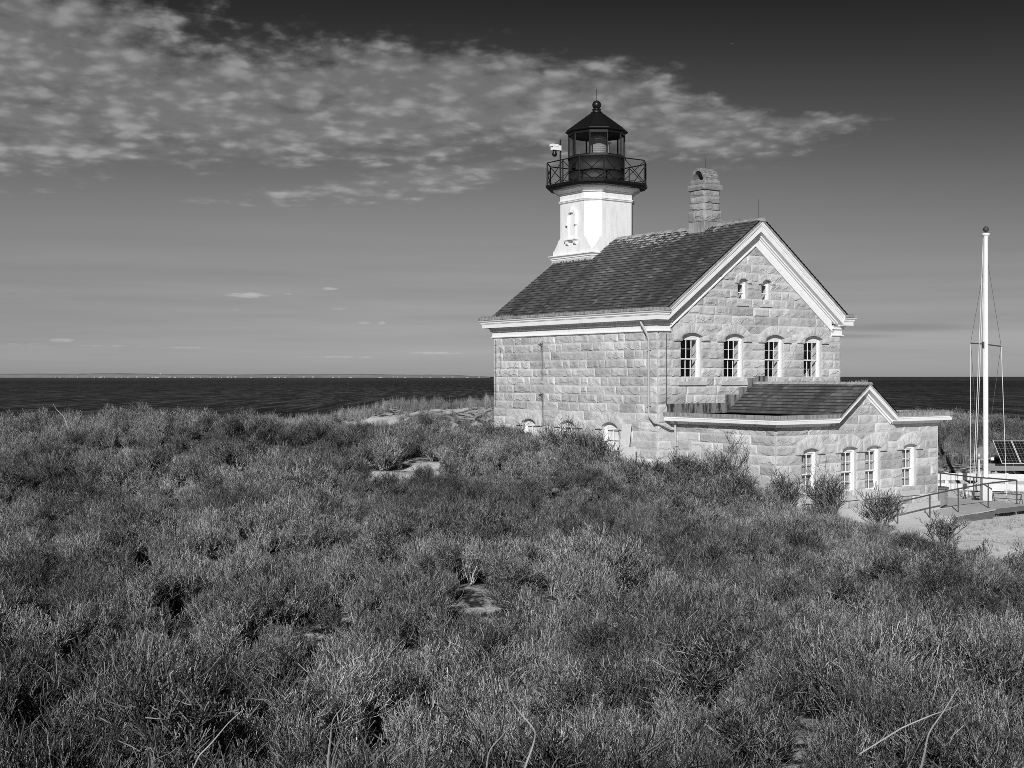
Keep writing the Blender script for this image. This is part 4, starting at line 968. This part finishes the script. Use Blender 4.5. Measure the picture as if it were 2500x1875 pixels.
def scatter(name, protos, X, Y, Z, scale, rot, tilt, pick):
    """one object whose geometry nodes set the prototypes on its points"""
    me = bpy.data.meshes.new(name); me.from_pydata(np.stack([X, Y, Z], -1).tolist(), [], []); me.update()
    n = len(X)
    for nm, tp, val in (('sc', 'FLOAT', scale), ('pick', 'INT', pick)):
        at = me.attributes.new(nm, tp, 'POINT'); at.data.foreach_set('value', np.asarray(val, dtype=np.float32 if tp == 'FLOAT' else np.int32))
    at = me.attributes.new('rot', 'FLOAT_VECTOR', 'POINT'); at.data.foreach_set('vector', np.stack([tilt[0], tilt[1], rot], -1).astype(np.float32).ravel())
    o = bpy.data.objects.new(name, me); COL.objects.link(o); o['kind'] = 'stuff'
    ng = bpy.data.node_groups.new(name, 'GeometryNodeTree'); ng.interface.new_socket('Geometry', in_out='INPUT', socket_type='NodeSocketGeometry'); ng.interface.new_socket('Geometry', in_out='OUTPUT', socket_type='NodeSocketGeometry')
    N = ng.nodes; Lk = ng.links; gi = N.new('NodeGroupInput'); go_ = N.new('NodeGroupOutput'); ip = N.new('GeometryNodeInstanceOnPoints'); jn = N.new('GeometryNodeJoinGeometry')
    for me_ in reversed(protos):
        po = bpy.data.objects.new(me_.name, me_); oi = N.new('GeometryNodeObjectInfo'); oi.inputs['Object'].default_value = po; oi.inputs['As Instance'].default_value = False
        gti = N.new('GeometryNodeGeometryToInstance'); Lk.new(oi.outputs['Geometry'], gti.inputs[0]); Lk.new(gti.outputs[0], jn.inputs[0])
    def at_(nm, tp):
        q = N.new('GeometryNodeInputNamedAttribute'); q.data_type = tp; q.inputs['Name'].default_value = nm; return q.outputs['Attribute']
    Lk.new(gi.outputs[0], ip.inputs['Points']); Lk.new(jn.outputs[0], ip.inputs['Instance']); ip.inputs['Pick Instance'].default_value = True
    Lk.new(at_('pick', 'INT'), ip.inputs['Instance Index']); Lk.new(at_('sc', 'FLOAT'), ip.inputs['Scale'])
    e2r = N.new('FunctionNodeEulerToRotation'); Lk.new(at_('rot', 'FLOAT_VECTOR'), e2r.inputs[0]); Lk.new(e2r.outputs[0], ip.inputs['Rotation'])
    Lk.new(ip.outputs[0], go_.inputs[0])
    md = o.modifiers.new('scatter', 'NODES'); md.node_group = ng; return o
NPRO = 9
protos = [shrub_mesh('bare_shrub', 100+i, [.85, 1.0, .75, .95, 1.1, .8, .9, 1.0, .7][i], [.9, .7, 1.2, .8, .55, 1.0, .6, .9, 1.3][i], 9, (6, 5, 4), .0078, .0026, 'twig', up=[1.0, 1.5, .8, 1.3, 1.8, .9, 1.5, 1.1, .6][i], buds=1) for i in range(NPRO)]
woody = [shrub_mesh('woody_shrub', 140+i, [1.0, 1.15, .9][i], [1.1, .9, 1.4][i], 7, (7, 6, 4), .015, .0042, 'woody_twig', up=.5, buds=1) for i in range(3)]
# thicket positions: a wedge of dune in front of and beside the house
cX, cY = [], []
for y0_, y1_, dn in ((3, 12, 7.0), (12, 22, 6.6), (22, 36, 6.2), (36, 64, 5.4)):
    A_ = (y1_-y0_)*2*(.46*y1_+7); n = int(A_*dn); yy_ = rng.uniform(y0_, y1_, n); xx_ = rng.uniform(-1, 1, n)*(.46*y1_+7)
    k = np.abs(xx_) < .45*yy_+6.5; cX.append(xx_[k]); cY.append(yy_[k])
X = np.concatenate(cX); Y = np.concatenate(cY)
U = (X-HX)*cT+(Y-HY)*sT; V_ = -(X-HX)*sT+(Y-HY)*cT
dens = 1-np.clip(sandiness(X, Y)*1.5-yard(X, Y)*0, 0, 1)*.93
clump = .5+.5*np.sin(.8*X+.5*Y+1.3*np.sin(.37*Y))*np.sin(.63*Y-.45*X+1.1)
dens = dens*(.78+.22*clump)
keep = (rng.random(len(X)) < dens) & (yard(X, Y) < .25) & ~((U > -.6) & (U < HW+.6) & (V_ > -6.8) & (V_ < HL+.8)) & (Y < 62)
for x_, y_, r_ in SAND:
    if y_ < 60: keep &= ~((((X-x_)/(r_*1.05))**2+((Y-(y_-.9))/(r_*1.2+1.0))**2 < 1) & (rng.random(len(X)) < (.5 if y_ > 20 else .40)))
keep &= ~((X > 14) & (Y > 40))
keep &= ~((X > -1) & (Y > 57.5)) & ~((U > HW) & (V_ > -7.5))
X, Y, clump = X[keep], Y[keep], clump[keep]
n1 = 420; Xa = rng.uniform(-1.5, 11.2, n1); ea = np.interp(Xa, [-2, -1, .5, 3, 6, 8, 10, 12], [57, 53, 50, 46.5, 44.3, 43.0, 40.8, 38.2]); Ya = ea-rng.uniform(-.6, 3.4, n1)
ka = ~((Xa > 3.5) & (Xa < 4.9) & (rng.random(n1) < .75)); X = np.concatenate([X, Xa[ka]]); Y = np.concatenate([Y, Ya[ka]]); clump = np.concatenate([clump, np.full(ka.sum(), .8)])
Z = ground(X, Y)+.10; n = len(X)
sc = rng.uniform(.56, 1.0, n)*(.84+.26*clump)*np.interp(Y, [4, 10, 30, 60], [.82, .86, .92, .95])
sc *= np.interp(X, [6, 11, 14], [1, .8, .7])
edge_ = np.interp(X, [-2, -1, .5, 3, 6, 8, 10, 12], [57, 53, 50, 46.5, 44.3, 43.0, 40.8, 38.2])
wallside = np.exp(-((edge_-Y-1.2)/2.2)**2)*np.clip((X+3)/2, 0, 1)*np.clip((9.5-X)/2, 0, 1)
sc *= 1+wallside*np.interp(X, [-1, 1.5, 3.0, 3.7, 4.6, 5.6, 7, 9.5], [.15, .30, .45, .20, .20, .45, .50, .40])
pick = np.where(rng.random(n) < .20+.2*wallside, rng.integers(NPRO, NPRO+3, n), rng.integers(0, NPRO, n))
scatter('shrub_thicket', protos+woody, X, Y, Z, sc, rng.uniform(0, 6.28, n), (rng.normal(0, .12, n), rng.normal(0, .12, n)), pick)
# dune behind: marram grass and low bushes
tufts = [tuft_mesh('grass_tuft', 200+i, [.45, .55, .38, .5][i], 46, .0075, 'grass') for i in range(4)]
ytufts = [tuft_mesh('dry_tuft', 220+i, [.45, .55, .38, .5][i], 40, .008, 'yard_grass') for i in range(4)]
n0 = 16000; X = rng.uniform(-34, 44, n0); Y = rng.uniform(48, 90, n0)
U = (X-HX)*cT+(Y-HY)*sT; V_ = -(X-HX)*sT+(Y-HY)*cT
k = (yard(X, Y) < .3) & ~((U > -.6) & (U < HW+.6) & (V_ > -7) & (V_ < HL+.8)) & (rng.random(n0) < 1-np.clip(np.maximum(sandiness(X, Y), sandiness(X, Y+2.5))*1.5, 0, .96)) & ~((X > 13) & (Y < 62)) & ~((X > -2) & (X < 14) & (Y < 58)) & (ground(X, Y) > -7.0)
k &= (X < .47*Y+4)
X, Y = X[k], Y[k]; n = len(X)
scatter('dune_grass', tufts, X, Y, ground(X, Y), rng.uniform(.7, 1.4, n), rng.uniform(0, 6.28, n), (rng.normal(0, .15, n), rng.normal(0, .15, n)), rng.integers(0, 4, n))
n0 = 2600; X = rng.uniform(14, 46, n0); Y = rng.uniform(62, 84, n0); k = (rng.random(n0) < .75) & (X < .47*Y+4) & (Y > 62+4.5*((X > 15) & (X < 26))); X, Y = X[k], Y[k]; n = len(X)
scatter('dune_scrub', protos, X, Y, ground(X, Y), rng.uniform(.6, 1.15, n), rng.uniform(0, 6.28, n), (rng.normal(0, .12, n), rng.normal(0, .12, n)), rng.integers(0, NPRO, n))
# short dry grass in the yard, thick against the deck and along the wheel track
n0 = 9000; X = rng.uniform(8, 26, n0); Y = rng.uniform(34, 58, n0)
U = (X-HX)*cT+(Y-HY)*sT; V_ = -(X-HX)*sT+(Y-HY)*cT
band = np.exp(-((V_+7.6)/.7)**2)*(U > 7)+.8*np.exp(-((V_+9.0+.25*np.sin(U*1.3))/.5)**2)*(U > 5)+.9*np.exp(-((Y-57.5)/1.6)**2)*(X > 15)+.10+.4*(np.sin(1.1*X+.6*Y)*np.sin(.7*Y-.5*X) > .35)
k = (yard(X, Y) > .3) & (rng.random(n0) < band*.55) & ~((U > 0) & (U < 13.6) & (V_ > -7.0))
X, Y = X[k], Y[k]; n = len(X)
scatter('dry_grass', ytufts, X, Y, ground(X, Y), rng.uniform(.22, .55, n), rng.uniform(0, 6.28, n), (rng.normal(0, .2, n), rng.normal(0, .2, n)), rng.integers(0, 4, n))
# separate bushes that stand clear of the thicket
SPEC = [  # x, y, height, spread, label
 (7.2, 44.0, 2.75, .5, 'tall narrow bare bush in front of the blank annex side wall'),
 (9.1, 43.6, 2.3, .45, 'slim bare bush rising at the annex corner, left of its first window'),
 (10.7, 43.6, 2.5, .85, 'spreading bare bush with forked trunk in front of the annex windows'),
 (12.3, 43.4, 1.6, .75, 'low round bare bush between the spreading bush and the handrail'),
 (12.6, 38.0, 1.15, .8, 'small bare bush at the thicket edge in front of the ramp foot'),
 (3.1, 45.6, 2.15, .75, 'broad bare bush under the downpipe elbow'),
 (1.8, 47.4, 1.9, .8, 'bare bush in front of the rightmost shuttered window of the side wall'),
 (.2, 50.0, 1.55, .75, 'bare bush in front of the middle side window'),
 (-.9, 51.4, 1.6, .75, 'bare bush at the far left corner of the side wall'),
 (5.6, 44.1, 1.7, .7, 'bare bush below the downpipe, left of the tall narrow bush'),
 (12.5, 35.2, .75, .9, 'low bare bush at the edge of the sandy yard right of the ramp bush'),
 (12.35, 31.4, 1.25, .8, 'bare bush cut by the right edge of the photo'),
 (-5.2, 50.0, 1.0, .8, 'dark bare bush on the skyline left of the sand patch'),
]
for i, (x, y, h, sp_, lab) in enumerate(SPEC):
    o = bpy.data.objects.new('bare_bush', shrub_mesh('bare_bush', 300+i, h*(.80 if i in (0, 1) else .88), sp_, 5 if i in (0, 1, 2) else 7, (7, 6, 4) if h > 1.2 else (6, 5, 4), .034 if i == 2 else .022, .0058, 'bare_twig', up=.8, buds=1, whips=0)); COL.objects.link(o)
    o.location = (x, y, gz(x, y)); tag(o, lab, 'bush', 'bare bushes round the house')
# pale dead branches sticking out of the thicket
def dead(P, r, lab, forks=()):
    m = MB(); P = [Vector(p) for p in P]
    def smooth(Q):
        out = []
        for i in range(len(Q)-1):
            p0, p1, p2, p3 = Q[max(i-1, 0)], Q[i], Q[i+1], Q[min(i+2, len(Q)-1)]
            for k in range(5):
                t_ = k/5; out.append(.5*((2*p1)+(-p0+p2)*t_+(2*p0-5*p1+4*p2-p3)*t_*t_+(-p0+3*p1-3*p2+p3)*t_**3))
        return out+[Q[-1]]
    r *= .52; S = smooth(P); e = (S[-1]-S[-2]).normalized()*.35; S.append(S[-1]+e+Vector((0, .1, -.1))); m.tube(S, [r*(.3+.7*i/(len(S)-1)) for i in range(len(S))], 6)
    for Q in forks: S = smooth([Vector(q) for q in Q]); m.tube(S, [r*.6*(1-.6*i/(len(S)-1)) for i in range(len(S))], 5)
    o = m.build('dead_branch', 'dead_branch'); tag(o, lab, 'branch', 'pale dead branches in the thicket')
dead([(-14.33, 40.64, -0.85), (-14.26, 40.77, -1.04), (-14.1, 40.91, -1.25), (-14.04, 41.04, -1.52)], 0.0325, 'pale crooked dead branch standing against the sea on the left skyline')
dead([(-0.03, 7.46, -1.75), (-0.01, 7.54, -1.86), (0.04, 7.62, -1.96), (0.13, 7.7, -2.09), (0.13, 7.78, -2.19), (0.09, 7.86, -2.33)], 0.0137, "longest pale S-curved dead branch in the foreground, left of the picture's middle right")
dead([(-0.24, 9.92, -2.05), (-0.19, 10.05, -2.15), (-0.17, 10.19, -2.29), (-0.16, 10.32, -2.39)], 0.0125, 'short pale hooked dead branch above the long S-curved one')
dead([(3.05, 8.9, -2.13), (2.99, 9.03, -2.33), (2.94, 9.17, -2.51), (2.95, 9.3, -2.68)], 0.0163, 'pale dead branch leaning right near the lower right corner, crossed by a thinner one')
dead([(3.17, 9.2, -2.31), (3.12, 9.33, -2.39), (3.04, 9.47, -2.47), (2.88, 9.6, -2.59)], 0.0112, 'thin pale dead branch lying across the leaning one near the lower right corner')
dead([(0.0, 6.2, -1.65), (-0.05, 6.33, -1.75), (-0.11, 6.47, -1.86), (-0.13, 6.6, -1.99)], 0.01, 'pale arching dead branch running off the bottom edge left of the S-curved branch')
dead([(-1.25, 6.06, -1.55), (-1.35, 6.19, -1.65), (-1.45, 6.33, -1.77), (-1.55, 6.46, -1.88)], 0.01, 'straight pale dead branch slanting up to the right in the lower left')
dead([(-1.57, 5.58, -1.6), (-1.61, 5.78, -1.7), (-1.67, 5.98, -1.81)], 0.0125, 'short upright pale dead stub at the bottom edge in the lower left')
dead([(-0.81, 6.2, -1.58), (-0.87, 6.33, -1.67), (-0.9, 6.47, -1.78), (-0.93, 6.6, -1.92)], 0.0125, 'pale curved dead branch beside the sand gap at the bottom')
dead([(-0.78, 6.0, -1.63), (-0.83, 6.2, -1.76), (-0.88, 6.4, -1.89)], 0.01, 'straight pale dead twig leaning right in front of the sand gap at the bottom')
dead([(3.4, 10.34, -2.07), (3.48, 10.54, -2.28), (3.5, 10.74, -2.57)], 0.01, 'slender upright pale dead stem above the leaning branch on the right')
